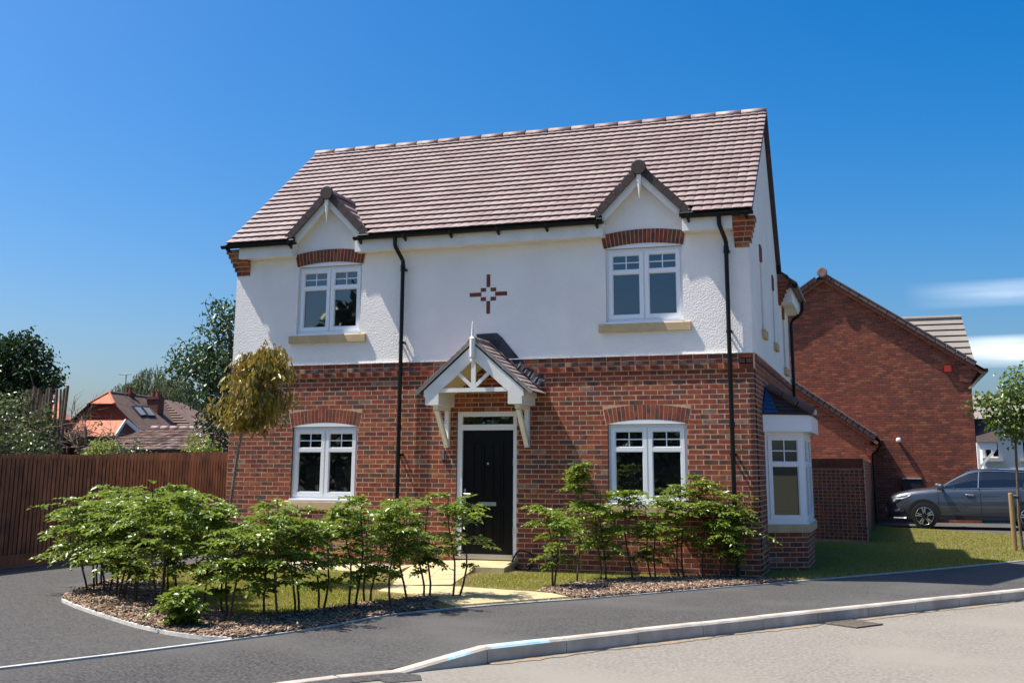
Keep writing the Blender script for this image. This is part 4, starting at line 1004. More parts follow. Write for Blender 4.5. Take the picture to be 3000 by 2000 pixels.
b = MB(); b.box(0.3, 8.8, 6.605, 8.75, -0.3, 4.9, RENDER); b.prism([(0.2, 4.905), (8.95, 4.905), (6.5, 6.6), (2.5, 6.6)], Fr((0, 6.5, 0), (1, 0, 0), (0, 1, 0)), 0, 2.3, TILE_DK); b.build('rear_block', house)
# lower rear wing: corbel, boxed eaves, gutter and downpipe
b = MB()
for k in range(6):
    z0 = 4.60+0.075*k
    for (p, q) in ((9.02, 9.06+0.034*k),): b.box(p, q, 4.46, 4.66, z0, z0+0.066, BR[1]); b.box(p, q-0.006, 4.465, 4.655, z0+0.0665, z0+0.0745, MORTAR2)
b.build('rear_corbel', house)
b = MB(); b.box(9.021, 9.26, 4.67, 6.62, 4.66, 4.93, TIMBER_W); b.build('rear_eaves_box', house)
b = MB(); WF = Fr((9.36, 4.44, 4.985), (0, 1, 0), (math.sin(0.7), 0, math.cos(0.7)), (-math.cos(0.7), 0, math.sin(0.7)))
for j in range(10): b.prism([(j*0.2, -0.02), (j*0.2+0.23, -0.03), (j*0.2+0.23, 0.008), (j*0.2, 0.03)], Fr(WF.o, WF.V, WF.U, WF.N), 0, 2.2, TILE_DK)
b.build('rear_roof', house)
b = MB(); b.tube([(9.335, 4.5, 4.95), (9.335, 6.66, 4.95)], 0.056, 10, BLACK); b.build('rear_gutter', house)
b = MB(); b.tube([(9.335, 6.42, 4.93), (9.335, 6.42, 4.76), (9.28, 6.45, 4.66), (9.13, 6.5, 4.56), (9.085, 6.5, 4.48), (9.085, 6.5, -0.05)], 0.036, 12, BLACK); b.build('rear_downpipe', house)
# black hose coil and gully surround at the foot of the wall right of the door
t_ = thing('hose_coil', (5.5, -0.14, -0.04), 'black hose loop lying against the brick foot of the wall right of the door', 'hose')
b = MB(); b.tube([(5.42+0.17*math.cos(a)+0.02*math.sin(3*a), -0.13-0.03*math.sin(a), 0.12+0.15*math.sin(a)) for a in np.linspace(-1.2, 4.4, 26)], 0.014, 6, RUBBER); b.build('loop', t_)
b = MB(); b.tube([(5.47, -0.14, -0.03), (5.7, -0.15, -0.03), (5.95, -0.2, -0.035), (6.25, -0.17, -0.035)], 0.014, 6, RUBBER); b.build('tail', t_)

# ------------------------------------------------------------------ timber fence on the left
fence = thing('timber_fence', (-2.5, 1.9, -0.06), 'brown close boarded timber fence running back on the left of the drive', 'fence')
FT = [(-6, 1.68), (-2.59, 1.697), (-0.33, 1.718), (0.32, 1.746), (1.86, 1.789), (3.77, 1.834), (9, 1.9)]
y = -5.2; i = 0
while y < 8.4:
    zt = float(np.interp(y, [p[0] for p in FT], [p[1] for p in FT]))+random.uniform(-0.006, 0.006); ln = random.uniform(-0.004, 0.004)
    b = MB(); b.prism([(0.0, 0.0), (0.079, 0.0), (0.079, 0.014), (0.074, 0.02), (0.004, 0.022), (0.0, 0.017)], Fr((-2.52+random.uniform(0, 0.003), y, 0), (0, 1, 0), (0, 0, 1), (1, 0, 0)), 0.125, zt, WOOD)
    b.build('fence_board', fence); y += 0.0965+random.uniform(-0.004, 0.003); i += 1
y = -5.2
while y < 8.2:
    b = MB(); b.box(-2.53, -2.492, y+0.004, y+1.82, -0.09, 0.121, WOOD); b.build('gravel_board', fence)
    b = MB(); b.box(-2.62, -2.535, y-0.04, y+0.05, -0.2, float(np.interp(y, [p[0] for p in FT], [p[1] for p in FT]))+0.0, WOOD); b.build('post', fence)
    b = MB()
    for z_ in (0.35, 0.95, 1.5): b.box(-2.575, -2.522, y+0.06, y+1.78, z_, z_+0.07, WOOD)
    b.build('arris_rail', fence, kind='stuff'); y += 1.83
b = MB(); b.box(-2.534, -2.5225, -5.2, 8.3, 0.1, 1.66, mat('painted_gap_shade', (0.05, 0.02, 0.011), rough=0.9)); b.build('gap_shade_sheet', fence)  # dark sheet added behind the boards to paint shade into their gaps
fs = MB(); fs.box(-2.49, -2.2, -5.2, 8.3, -0.075, -0.045, SOIL); struct('fence_margin', fs)

# ------------------------------------------------------------------ plants
def v3(*a): return np.array(a, float)
class Leaves:
    def __init__(s): s.b = []; s.d = []; s.n = []; s.l = []; s.w = []
    def add(s, b, d, n_, l, w_): s.b.append(b); s.d.append(d); s.n.append(n_); s.l.append(l); s.w.append(w_)
    def mesh(s, name, m, fold=0.25): return leaf_mesh(name, np.array(s.b), np.array(s.d), np.array(s.n), np.array(s.l), np.array(s.w), [m], None, fold)
def nrm(a): return a/max(np.linalg.norm(a), 1e-9)
def shrub(x, y, h, rad, seed, label, group, leader=0.0, low=0.26, dens=1.0, z0=-0.05, L=L_HORN, lsize=0.058):
    R = np.random.default_rng(seed); t_ = thing('hornbeam_shrub', (x, y, z0), label, 'shrub', group)
    st = MB(); lv = Leaves(); ns = 1 if R.random() < 0.45 else 2
    stems = []
    for s_ in range(ns):
        a = R.random()*6.28; lean = 0.05+0.10*R.random(); hh = h*(0.93 if s_ == 0 else 0.8)+(leader if s_ == 0 else 0)
        o = v3(x+(s_*0.07)*math.cos(a), y+(s_*0.07)*math.sin(a), z0-0.02); pts = []
        for i in range(7):
            f = i/6; pts.append(o+v3(math.cos(a)*lean*f+0.025*math.sin(f*7+seed), math.sin(a)*lean*f+0.025*math.cos(f*6+seed*1.3), hh*f))
        st.tube(pts, [0.013*(1-0.8*i/6)+0.002 for i in range(7)], 5, TWIG); stems.append((pts, hh))
    nb = int((30 if ns == 1 else 34)*dens)
    for q in range(nb):
        pts, hh = stems[q % ns]; f = low+(0.99-low)*(R.random()**0.75); f = min(f, 0.985)
        k = min(int(f*6), 5); p = pts[k]+(pts[k+1]-pts[k])*(f*6-k); zz = p[2]-z0
        prof = 0.35+0.75*math.sin(min(max((zz/h-0.12)/0.88, 0), 1)*PI*0.86+0.35) if zz < h else 0.28
        if zz < 0.42: prof *= 0.7*(R.random() < 0.55)+0.12
        ln = rad*prof*(0.65+0.6*R.random()); az = R.random()*6.28; el = 0.75-0.35*R.random()
        br = [p]; d_ = v3(math.cos(az)*math.cos(el), math.sin(az)*math.cos(el), math.sin(el)); nseg = 5
        for i in range(nseg):
            d_ = nrm(d_+v3(R.normal(0, .12), R.normal(0, .12), -0.165)); br.append(br[-1]+d_*ln/nseg)
        st.tube(br, [0.0045*(1-0.8*i/nseg)+0.0008 for i in range(nseg+1)], 3, TWIG, False)
        side0 = nrm(np.cross(d_, v3(0, 0, 1)))
        def twig(o, dd, tl, nl):
            u = nrm(np.cross(dd, v3(0, 0, 1))); upn = v3(0, 0, 1)
            for i in range(nl):
                s_ = 1 if i % 2 else -1; g_ = (i+0.8)/nl; c = o+dd*tl*g_+v3(0, 0, -0.15*tl*g_*g_)
                ld = nrm(dd*(0.55+0.5*(i == nl-1))+u*s_*(0.85 if i < nl-1 else 0.1)+v3(R.normal(0, .22), R.normal(0, .22), -0.02+R.normal(0, .22)))
                sz = lsize*(0.7+0.55*R.random())
                lv.add(c, ld, nrm(upn+v3(R.normal(0, .38), R.normal(0, .38), 0)), sz, sz*0.62)
        for j in range(1, nseg+1):
            dd = nrm(br[j]-br[j-1])
            for s_ in (-1, 1):
                if R.random() < 0.9:
                    td = nrm(dd*0.7+side0*s_*0.8+v3(0, 0, R.normal(0.0, .15))); tl = (0.05+0.11*R.random())*(1.15-0.5*j/nseg)
                    twig(br[j-1]+(br[j]-br[j-1])*R.random(), td, tl, 4 if tl < 0.09 else 6)
        twig(br[-1], dd, 0.09+0.06*R.random(), 5)
    if leader > 0:
        pts, hh = stems[0]
        for i in range(int(leader*46)+4):
            f = 1-(leader+0.25)*(R.random()**0.8)/hh; k = min(int(f*6), 5); p = pts[k]+(pts[k+1]-pts[k])*(f*6-k); az = R.random()*6.28; q_ = (1-f)*hh/(leader+.25)
            twig(p, nrm(v3(math.cos(az), math.sin(az), 0.8-0.5*q_)), 0.05+0.14*q_*R.random(), 4 if q_ < 0.4 else 5)
    st.build('stem', t_); link('foliage', lv.mesh('foliage', L), t_)
    return t_
ORD = ['first', 'second', 'third', 'fourth', 'fifth', 'sixth', 'seventh', 'eighth', 'ninth', 'tenth', 'eleventh', 'twelfth', 'thirteenth', 'fourteenth', 'fifteenth', 'sixteenth', 'seventeenth', 'eighteenth', 'nineteenth', 'twentieth', 'twenty-first', 'twenty-second', 'twenty-third', 'twenty-fourth']
PL = [(5.73, -3.81, 1.40, .40, .0), (5.45, -3.95, 1.28, .36, .0), (5.34, -4.39, 1.30, .42, .05), (5.46, -5.07, 1.28, .40, 0), (5.0, -4.73, 1.22, .42, 0), (5.19, -5.36, 1.30, .44, .08), (4.87, -5.52, 1.22, .42, 0), (4.81, -5.98, 1.26, .46, 0),
      (4.91, -6.59, 1.28, .46, .06), (4.5, -6.15, 1.20, .42, 0), (4.15, -6.28, 1.12, .42, 0), (4.5, -6.8, 1.05, .40, 0), (3.83, -6.24, 1.26, .50, 0), (3.51, -6.61, 1.34, .50, 0), (3.05, -5.95, 1.35, .52, .0), (2.69, -5.14, 1.30, .50, 0), (2.42, -4.92, 1.30, .50, .05),
      (2.53, -5.65, 1.42, .55, .08), (2.27, -5.6, 1.28, .55, 0), (1.9, -5.2, 1.32, .52, 0), (1.5, -4.86, 1.32, .55, .04), (1.31, -4.93, 1.26, .56, 0), (0.92, -4.35, 1.22, .55, 0)]
for i, (x, y, h, rd, ld) in enumerate(PL):
    shrub(x, y, h, rd*(1.0 if i > 12 else 0.88), 100+i, f'green hornbeam shrub, {ORD[i]} from the yellow slab path along the left mulch bed', 'hornbeam shrubs planted in the left bed', ld, dens=1.12 if i > 12 else 0.82, lsize=0.066 if i > 12 else 0.062)
PRR = [(6.56, -2.31, 1.22, .33, 0), (6.66, -1.50, 1.36, .36, .42), (6.97, -1.15, 1.36, .40, 0), (7.3, -0.99, 1.30, .42, 0.05), (7.58, -0.72, 1.26, .40, 0), (7.94, -0.32, 1.36, .42, .1), (8.22, -0.30, 1.38, .40, .2), (8.47, -0.28, 1.30, .40, 0), (8.72, -0.25, 1.26, .46, 0)]
for i, (x, y, h, rd, ld) in enumerate(PRR):
    shrub(x, y, h, rd, 300+i, f'dark green hornbeam shrub, {ORD[i]} from the slab path in the right bed below the window', 'hornbeam shrubs planted in the right bed', ld, dens=0.85, lsize=0.062)
shrub(4.28, -7.15, 0.42, .26, 501, 'small low pale green shrub sprouting in the mulch at the front of the left bed', None, 0, low=0.1, dens=0.8, lsize=0.06)

def crown(clumps, n_, lsize, m, name='crown', asp=0.55, droop=0.3, seed=1, upn=0.6, cl=12, cr=0.22):
    """leaf clusters strewn through a set of ellipsoidal clumps: (x,y,z,rx,ry,rz)"""
    R = np.random.default_rng(seed); C_ = np.array(clumps, float); vol = C_[:, 3]*C_[:, 4]*C_[:, 5]; pr_ = vol**0.75; pr_ /= pr_.sum()
    nc = max(1, n_//cl); ci = R.choice(len(C_), nc, p=pr_); d_ = unit(R.normal(size=(nc, 3))); rr = (0.25+0.75*R.random(nc)**0.45)[:, None]
    cen = C_[ci, :3]+d_*rr*C_[ci, 3:6]
    b = np.repeat(cen, cl, 0)+R.normal(size=(nc*cl, 3))*cr; out = np.repeat(d_, cl, 0)
    ld = unit(out*0.6+R.normal(size=b.shape)*0.7+np.array([0, 0, -droop])); nn = unit(out*0.5+R.normal(size=b.shape)*0.55+np.array([0, 0, upn]))
    sz = lsize*(0.65+0.7*R.random(len(b)))
    return leaf_mesh(name, b, ld, nn, sz, sz*asp, [m], None, 0.2)

# young golden tree in the front lawn
t_ = thing('golden_sapling', (2.05, -3.5, -0.05), 'slim leaning young tree with drooping golden olive leaves on the front lawn', 'tree')
b = MB(); b.tube([(2.05, -3.5, -0.08), (2.2, -3.5, 0.4), (2.33, -3.5, 1.0), (2.40, -3.5, 1.7), (2.47, -3.5, 2.06), (2.55, -3.48, 2.3), (2.62, -3.5, 2.6), (2.72, -3.52, 2.95), (2.77, -3.5, 3.22)], [0.028, 0.026, 0.024, 0.022, 0.02, 0.017, 0.013, 0.008, 0.004], 7, BARKP)
b.build('trunk', t_)
b = MB(); R = np.random.default_rng(5); lv = Leaves()
for q in range(60):
    f = R.random(); o = v3(2.47+0.27*f, -3.5, 2.06+0.95*f); az = R.random()*6.28; ln = (0.6-0.25*abs(f-0.45)*1.6)*(0.6+0.5*R.random())
    pts = [o]; d_ = v3(math.cos(az)*0.8, math.sin(az)*0.8, 0.75)
    for i in range(5): d_ = nrm(d_+v3(R.normal(0, .12), R.normal(0, .12), -0.28)); pts.append(pts[-1]+d_*ln/5)
    b.tube(pts, [0.006, 0.005, 0.004, 0.003, 0.002, 0.001], 4, BARK, False)
    for i in range(1, 6):
        for k in range(15):
            c = pts[i]+R.normal(size=3)*v3(.065, .065, .055); sz = 0.095*(0.6+0.7*R.random())
            lv.add(c, nrm(v3(R.normal(0, .45), R.normal(0, .45), -1.0)), nrm(v3(R.normal(0, 1), R.normal(0, 1), 0.3)), sz, sz*0.42)
for k in range(26):
    f = R.random(); sz = 0.07*(0.6+0.6*R.random()); lv.add(v3(2.74+0.04*f, -3.5, 3.0+0.25*f)+R.normal(size=3)*0.035, nrm(v3(R.normal(0, .6), R.normal(0, .6), -0.5)), nrm(R.normal(size=3)), sz, sz*0.45)
for k in range(120):
    c = v3(2.5, -3.5, 2.12)+R.normal(size=3)*v3(.12, .1, .07); sz = 0.085*(0.6+0.6*R.random()); lv.add(c, nrm(v3(R.normal(0, .4), R.normal(0, .4), -1)), nrm(R.normal(size=3)), sz, sz*0.42)
b.build('branch', t_, kind='stuff'); link('crown', lv.mesh('crown', L_GOLD), t_)

# young maple with its stake on the side lawn
t_ = thing('maple_sapling', (13.24, 7.69, -0.05), 'young green maple with a thin trunk on the side lawn by the grey car', 'tree')
b = MB(); b.tube([(13.24, 7.69, -0.1), (13.22, 7.69, 0.6), (13.25, 7.69, 1.4), (13.27, 7.69, 2.0), (13.33, 7.69, 2.6), (13.42, 7.69, 3.2)], [0.032, 0.029, 0.026, 0.023, 0.016, 0.006], 8, BARK)
for (p, q) in (((13.27, 7.69, 2.05), (12.62, 7.6, 2.92)), ((13.29, 7.69, 2.25), (13.9, 7.9, 2.9)), ((13.3, 7.69, 2.4), (13.0, 7.5, 3.2)), ((13.3, 7.69, 2.3), (13.5, 7.2, 2.9))):
    m_ = (Vector(p)+Vector(q))/2+Vector((0, 0, 0.06)); b.tube([p, m_, q], [0.012, 0.008, 0.003], 5, BARK)
b.build('trunk', t_)
link('crown', crown([(13.45, 7.69, 2.75, .50, .5, .5), (13.0, 7.65, 2.75, .36, .35, .3), (12.72, 7.6, 2.88, .22, .25, .16), (13.55, 7.6, 3.2, .4, .4, .4), (13.85, 7.8, 2.8, .45, .45, .5), (13.3, 7.6, 2.3, .28, .3, .2), (13.85, 7.69, 3.4, .4, .4, .4), (12.95, 7.6, 2.45, .2, .2, .18)], 2600, 0.095, L_MAPLE, asp=0.75, seed=9, cl=8, cr=0.075), t_)
t_ = thing('tree_stake', (13.1, 7.45, -0.05), 'round timber stake standing beside the young maple trunk', 'stake')
b = MB(); b.lathe((13.08, 7.43, -0.2), [(0.048, 0), (0.048, 1.27), (0.04, 1.29)], 12, STAKE); b.build('post', t_)
b = MB(); b.tube([(13.08, 7.44, 1.0), (13.17, 7.58, 1.0), (13.235, 7.68, 1.0)], 0.018, 6, RUBBER); b.build('rubber_tie', t_)
mm = MB(); mm.lathe((13.2, 7.66, -0.06), [(0.4, 0), (0.38, 0.022), (0.2, 0.028)], 14, CHIP[0]); struct('tree_mulch', mm)

# dark tree close behind the fence, half hidden by the house
t_ = thing('dark_garden_tree', (-5.3, 9.2, -0.3), 'tall dark green broadleaf tree half hidden behind the left corner of the house', 'tree')
b = MB(); b.tube([(-5.3, 9.2, -0.3), (-5.4, 9.2, 1.5), (-5.6, 9.1, 3.0), (-5.9, 9.0, 4.6), (-6.0, 9.0, 5.6)], [0.16, 0.13, 0.1, 0.06, 0.02], 8, BARK)
for q in ((-7.6, 8.8, 4.2), (-6.9, 9.3, 4.9), (-6.4, 8.6, 2.4), (-6.6, 9.2, 3.3), (-4.6, 9.5, 4.5), (-6.8, 9.0, 5.95)): b.tube([(-5.6, 9.1, 2.9), ((q[0]-5.6)/2, (q[1]+9.1)/2, (q[2]+3.0)/2+0.2), q], [0.05, 0.035, 0.008], 5, BARK)
b.build('trunk', t_)
link('crown', crown([(-6.15, 9, 5.55, .38, .5, .42), (-5.7, 9, 5.2, .6, .7, .6), (-6.35, 9, 4.9, .5, .6, .45), (-6.95, 9, 4.35, .6, .7, .42), (-6.2, 9, 4.2, .7, .9, .55), (-7.45, 9, 4.05, .34, .5, .26), (-6.85, 9, 3.6, .55, .6, .4), (-6.1, 9, 3.3, .6, .9, .6), (-6.35, 9, 2.65, .3, .5, .42), (-5.95, 9, 2.3, .35, .5, .4), (-6.25, 9, 2.0, .25, .4, .25), (-5.2, 9, 4.3, .8, .9, 1.0), (-5.2, 9, 3.0, .7, .9, 0.8), (-7.3, 9, 4.75, .2, .3, .1), (-6.75, 9, 5.9, .16, .2, .08)], 8200, 0.125, L_ASH, seed=21, cl=10, cr=0.12, asp=0.5), t_)
# big dark tree far left
t_ = thing('large_dark_tree', (-42.5, 41, -0.3), 'large round dark tree rising behind the chimney at the far left', 'tree')
b = MB(); b.tube([(-42.5, 41, -0.3), (-42.5, 41, 4), (-42.6, 41, 8)], [0.45, 0.35, 0.1], 8, BARK); b.build('trunk', t_)
link('crown', crown([(-42.6, 41, 8.4, 1.9, 2, 1.5), (-41.2, 41, 7.6, 1.3, 1.5, 1.1), (-43.8, 41, 7.8, 1.8, 2, 1.6), (-40.6, 41, 6.8, .9, 1, .7), (-42.4, 41, 6.4, 2.2, 2, 1.2), (-39.6, 41, 6.9, .5, .6, .3), (-44.5, 41, 6.5, 2, 2, 2), (-42.5, 41, 9.5, 1.0, 1, .6)], 9000, 0.30, L_OAK, seed=23, cl=10, cr=0.26, asp=0.6), t_)
# weeping willow
t_ = thing('weeping_willow', (-45, 58, -0.3), 'pale weeping willow with hanging strands behind the brick house chimneys', 'tree')
b = MB(); b.tube([(-45, 58, -0.3), (-45, 58, 4), (-44.7, 58, 7.5)], [0.5, 0.4, 0.1], 8, BARK); b.build('trunk', t_)
R = np.random.default_rng(31); B_, D_, Nn_ = [], [], []
for q in range(380):
    a = R.random()*6.28; rr = math.sqrt(R.random()); x, y_ = -44.4+3.9*rr*math.cos(a), 58+2.5*rr*math.sin(a); top = 9.0-1.9*rr**2.2+0.35*math.sin(x*2.2)+R.normal(0, .2); ln = 1.2+3.3*R.random()*rr+0.8
    m_ = int(ln*11); f = np.linspace(0, 1, m_); P = np.c_[x+0.25*np.cos(a)*np.sqrt(f)+R.normal(0, .06, m_), y_+0.2*np.sin(a)*f+R.normal(0, .06, m_), top-ln*f]
    B_.append(P); D_.append(np.c_[R.normal(0, .35, m_), R.normal(0, .35, m_), -np.ones(m_)]); Nn_.append(R.normal(size=(m_, 3)))
B_ = np.concatenate(B_); link('crown', leaf_mesh('crown', B_, np.concatenate(D_), unit(np.concatenate(Nn_)), 0.30, 0.075, [L_WILLOW]), t_)
# thicket beyond the fence: ivy-clad cut trunks, bare twiggy bush, lime bush, briar
t_ = thing('cut_conifer', (-11.4, 8.5, -0.3), 'tall cut conifer trunks standing bare above ivy behind the fence', 'tree stump')
R = np.random.default_rng(41)
for q in range(13):
    x = -12.0+1.35*q/12+R.normal(0, .04); zt = 3.45+0.28*R.random(); b = MB(); r_ = 0.035+0.03*R.random()
    b.tube([(x+R.normal(0, .05), 8.4+R.normal(0, .25), -0.3), (x, 8.4+R.normal(0, .1), 1.8), (x+R.normal(0, .03), 8.4, zt)], [r_*1.3, r_*1.1, r_*0.8], 6, BARK); b.build('trunk', t_)
t_ = thing('ivy_thicket', (-12.2, 7.8, -0.3), 'tangled thicket of pale green ivy and dead stems above the left end of the fence', 'bush')
link('foliage', crown([(-11.3, 8, 2.35, .6, .5, .5), (-12.2, 8, 2.2, .8, .6, .5), (-13.2, 8, 2.2, .9, .6, .55), (-12.4, 8, 2.9, .5, .5, .35), (-11.05, 8, 2.8, .25, .3, .45), (-10.9, 7.6, 2.0, .5, .5, .3), (-13.5, 8, 3.1, .8, .5, .4), (-12.0, 8, 3.3, .6, .4, .2)], 4300, 0.095, L_IVY, 'foliage', seed=43, cl=8, cr=0.10, asp=0.7), t_)
b = MB()
for q in range(90):
    o = v3(-13.8+3.2*R.random(), 7.7+0.7*R.random(), 1.4+1.6*R.random()); d_ = nrm(v3(R.normal(0, 1), R.normal(0, .3), R.normal(0.1, .6))); pts = [o]
    for i in range(6): d_ = nrm(d_+R.normal(size=3)*0.22+v3(0, 0, -0.06)); pts.append(pts[-1]+d_*0.2)
    b.tube(pts, [0.012, 0.011, 0.009, 0.008, 0.006, 0.005, 0.003], 4, TWIGP, False)
b.build('dead_stem', t_, kind='stuff')
t_ = thing('bare_bush', (-10.6, 9, -0.3), 'leafless bush of thin arching twigs in front of the orange roofs', 'bush')
b = MB()
def twigs(o, d_, ln, r_, lev):
    pts = [o]; n_ = 5; dd = d_
    for i in range(n_): dd = nrm(dd+R.normal(size=3)*0.2); pts.append(pts[-1]+dd*ln/n_)
    b.tube(pts, [r_*(1-0.75*i/n_) for i in range(n_+1)], 4, TWIGP, False)
    if lev > 0:
        for k in range(4): i = R.integers(1, n_+1); twigs(pts[i], nrm(dd+v3(R.normal(0, .7), R.normal(0, .3), R.normal(0.05, .6))), ln*0.62, r_*0.55, lev-1)
for q in range(11): twigs(v3(-11.1+0.9*R.random(), 9+R.normal(0, .2), 1.7+0.5*R.random()), nrm(v3(R.normal(0.35, .7), R.normal(0, .2), 1.0)), 0.95, 0.020, 2)
b.tube([(-10.75, 9, -0.3), (-10.7, 9, 1.2), (-10.6, 9, 2.0)], [0.06, 0.05, 0.02], 6, BARK); b.build('branch', t_, kind='stuff')
t_ = thing('lime_bush', (-7.5, 6, -0.3), 'bright yellow green clipped bush showing just above the fence', 'bush')
link('foliage', crown([(-7.5, 6, 1.95, .38, .35, .2), (-7.15, 6, 1.98, .22, .3, .15), (-7.7, 6, 1.7, .3, .3, .25)], 1100, 0.06, L_LIME, 'foliage', seed=47, cl=8, cr=0.05, asp=0.7), t_)
b = MB(); b.tube([(-7.5, 6, -0.3), (-7.5, 6, 1.8)], [0.05, 0.02], 6, BARK); b.build('stem', t_)
t_ = thing('briar', (-6.1, 5, -0.3), 'thin arching briar stem with sparse leaves above the middle of the fence', 'bush')
b = MB(); b.tube([(-5.95, 5, -0.3), (-6.05, 5, 1.75), (-6.2, 5, 2.1), (-6.45, 5, 2.36), (-6.8, 5, 2.5)], [0.022, 0.016, 0.012, 0.008, 0.003], 5, BARK); b.tube([(-5.8, 5, -0.3), (-5.75, 5, 1.85), (-5.7, 5, 2.1)], [0.015, 0.01, 0.003], 5, BARK); b.build('stem', t_)
link('foliage', crown([(-6.75, 5, 2.48, .14, .12, .07), (-6.4, 5, 2.3, .1, .1, .08), (-5.9, 5, 1.95, .3, .2, .12), (-5.75, 5, 2.1, .1, .1, .1), (-6.2, 5, 1.85, .3, .2, .08), (-5.45, 5, 1.9, .2, .2, .05)], 260, 0.06, L_IVY, 'foliage', seed=49, cl=4, cr=0.06, asp=0.7), t_)
t_ = thing('yellow_bush', (-4.5, 6, -0.3), 'small yellowish bush above the fence beside the house corner', 'bush')
link('foliage', crown([(-4.6, 6, 2.0, .35, .3, .22), (-4.9, 6, 2.15, .2, .2, .1), (-4.4, 6, 1.7, .4, .3, .3)], 700, 0.07, L_LIME, 'foliage', seed=51, cl=6, cr=0.06, asp=0.6), t_)
b = MB(); b.tube([(-4.5, 6, -0.3), (-4.5, 6, 1.8)], [0.04, 0.02], 6, BARK); b.build('stem', t_)
# row of trees across the road behind the viewer, seen in the window reflections
tlm = crown([(x, -52+6*math.sin(x*1.3), 2.6+0.8*math.sin(x*0.7), 4.2, 3.5, 3.0+0.5*math.sin(x*2.1)) for x in range(-60, 46, 4)]+[(-12.1, -31, 5.5, 2.3, 2.3, 3.4), (-12.2, -31, 7.9, 2.1, 2.1, 1.9), (-12.2, -31, 7.4, 2.1, 2.1, 1.9)], 20000, 0.9, L_OAK, 'treeline', seed=61, cl=8, cr=0.6, asp=0.7)
link('treeline', tlm, None, 'stuff')

# ------------------------------------------------------------------ houses on the left beyond the fence
t_ = thing('hipped_house', (-40.2, 48.5, -0.3), 'brick house with orange half hip, brown slope and two roof windows, far left', 'house')
H = Vector((-39.2, 46, 6.54)); HL = Vector((-40.0, 45, 5.72)); HR = Vector((-37.95, 45, 5.69)); RG = Vector((-39.94, 53, 6.52)); LF = Vector((-35.5, 44.8, 3.88)); LB = Vector((-36.3, 53, 3.9)); GL = Vector((-42.6, 45.2, 3.9)); GLB = Vector((-43.4, 53, 3.9))
b = MB(); b.face([(-42.2, 45.3, -0.3), (-35.9, 45.1, -0.3), (-35.9, 45.1, 4.0), HR+Vector((-0.1, 0.2, -0.03)), HL+Vector((0.1, 0.2, -0.03)), (-42.2, 45.3, 4.0)], FARBRICK); b.face([(-35.9, 45.1, -0.3), (-36.6, 53, -0.3), (-36.6, 53, 4.0), (-35.9, 45.1, 4.0)], FARBRICK); b.face([(-36.6, 53, -0.3), (-42.9, 53, -0.3), (-42.9, 53, 4.0), RG, (-36.6, 53, 4.0)], FARBRICK); b.face([(-42.9, 53, -0.3), (-42.2, 45.3, -0.3), (-42.2, 45.3, 4.0), (-42.9, 53, 4.0)], FARBRICK); b.build('wall', t_)
b = MB(); b.face([H, RG, LB, LF, HR], ROOF_B); b.face([H, HL, GL, GLB, RG], ROOF_B); roof2 = b.build('roof', t_)
b = MB(); b.face([H, HR, HL], ROOF_O); b.build('half_hip', roof2)
b = MB(); b.tube([HL, H, HR], 0.1, 6, ROOF_O); b.tube([H, RG], 0.09, 6, ROOF_R); b.build('ridge_tile', roof2, kind='stuff')
b = MB(); b.beam(HL+Vector((0, -0.12, -0.06)), HR+Vector((0, -0.12, -0.06)), 0.12, 0.12, BLACK); b.build('gutter', t_)
nrm2 = (RG-H).cross(LF-H).normalized(); nrm2 = nrm2 if nrm2.z > 0 else -nrm2
SKYG = mat('roof_window_glass', (0.22, 0.23, 0.24), rough=0.2)
for q in ([(-38.02, 46.85, 5.58), (-38.19, 47.92, 5.62), (-37.32, 47.61, 4.99), (-37.08, 46.63, 4.9)], [(-38.26, 48.12, 5.65), (-38.33, 49.1, 5.66), (-37.4, 48.7, 4.98), (-37.26, 47.65, 4.95)]):
    q = [Vector(p) for p in q]; c = sum(q, Vector())/4; b = MB(); o_ = [p+nrm2*0.02 for p in q]; u_ = [p+nrm2*0.12 for p in q]
    for i in range(4): b.face([o_[i], o_[(i+1) % 4], u_[(i+1) % 4], u_[i]], CARB)
    b.face(u_, CARB); o = b.build('roof_window', t_); b = MB(); b.face([c+(p-c)*0.8+nrm2*0.13+Vector((0.05, 0, -0.05)) for p in q], SKYG); b.build('pane', o)
def chimney(par, x0, x1, y0, y1, z0, z1, pots, mm=FARBRICK):
    b = MB(); b.box(x0, x1, y0, y1, z0, z1, mm); b.box(x0-0.06, x1+0.06, y0-0.06, y1+0.06, z1-0.2, z1-0.08, mm); o = b.build('chimney', par)
    for px in pots: c = MB(); c.lathe((px, (y0+y1)/2, z1), [(0.15, 0), (0.12, 0.3), (0.14, 0.38)], 9, POT); c.build('chimney_pot', o)
chimney(t_, -38.75, -37.8, 49.5, 50.2, 4.6, 6.46, (-38.5, -38.1)); chimney(t_, -39.85, -39.2, 48.2, 48.7, 6.0, 6.66, (-39.65, -39.38))
b = MB(); b.tube([(-39.13, 47.6, 6.3), (-39.18, 47.6, 7.9)], 0.035, 6, GREYM); b.tube([(-39.8, 47.6, 7.88), (-38.8, 47.6, 7.92)], 0.02, 5, GREYM)
for i in range(6): b.tube([(-39.7+0.16*i, 47.4, 7.88), (-39.7+0.16*i, 47.8, 7.88)], 0.012, 4, GREYM)
b.build('aerial', t_)
t_ = thing('ribbed_roof_house', (-39, 53, -0.3), 'brown house roof with dark horizontal ribs right of the tall chimney', 'house')
A_, B2, C2, D2 = Vector((-42.0, 53.2, 6.62)), Vector((-40.3, 53.2, 6.56)), Vector((-35.4, 50.3, 4.40)), Vector((-37.9, 50.3, 4.42)); nr2 = (C2-D2).cross(A_-D2).normalized(); nr2 = nr2 if nr2.z > 0 else -nr2
RBR = mat('rib_roof', (0.15, 0.09, 0.068), (0.12, 0.07, 0.054), 1.0, 0.8); rw2 = None
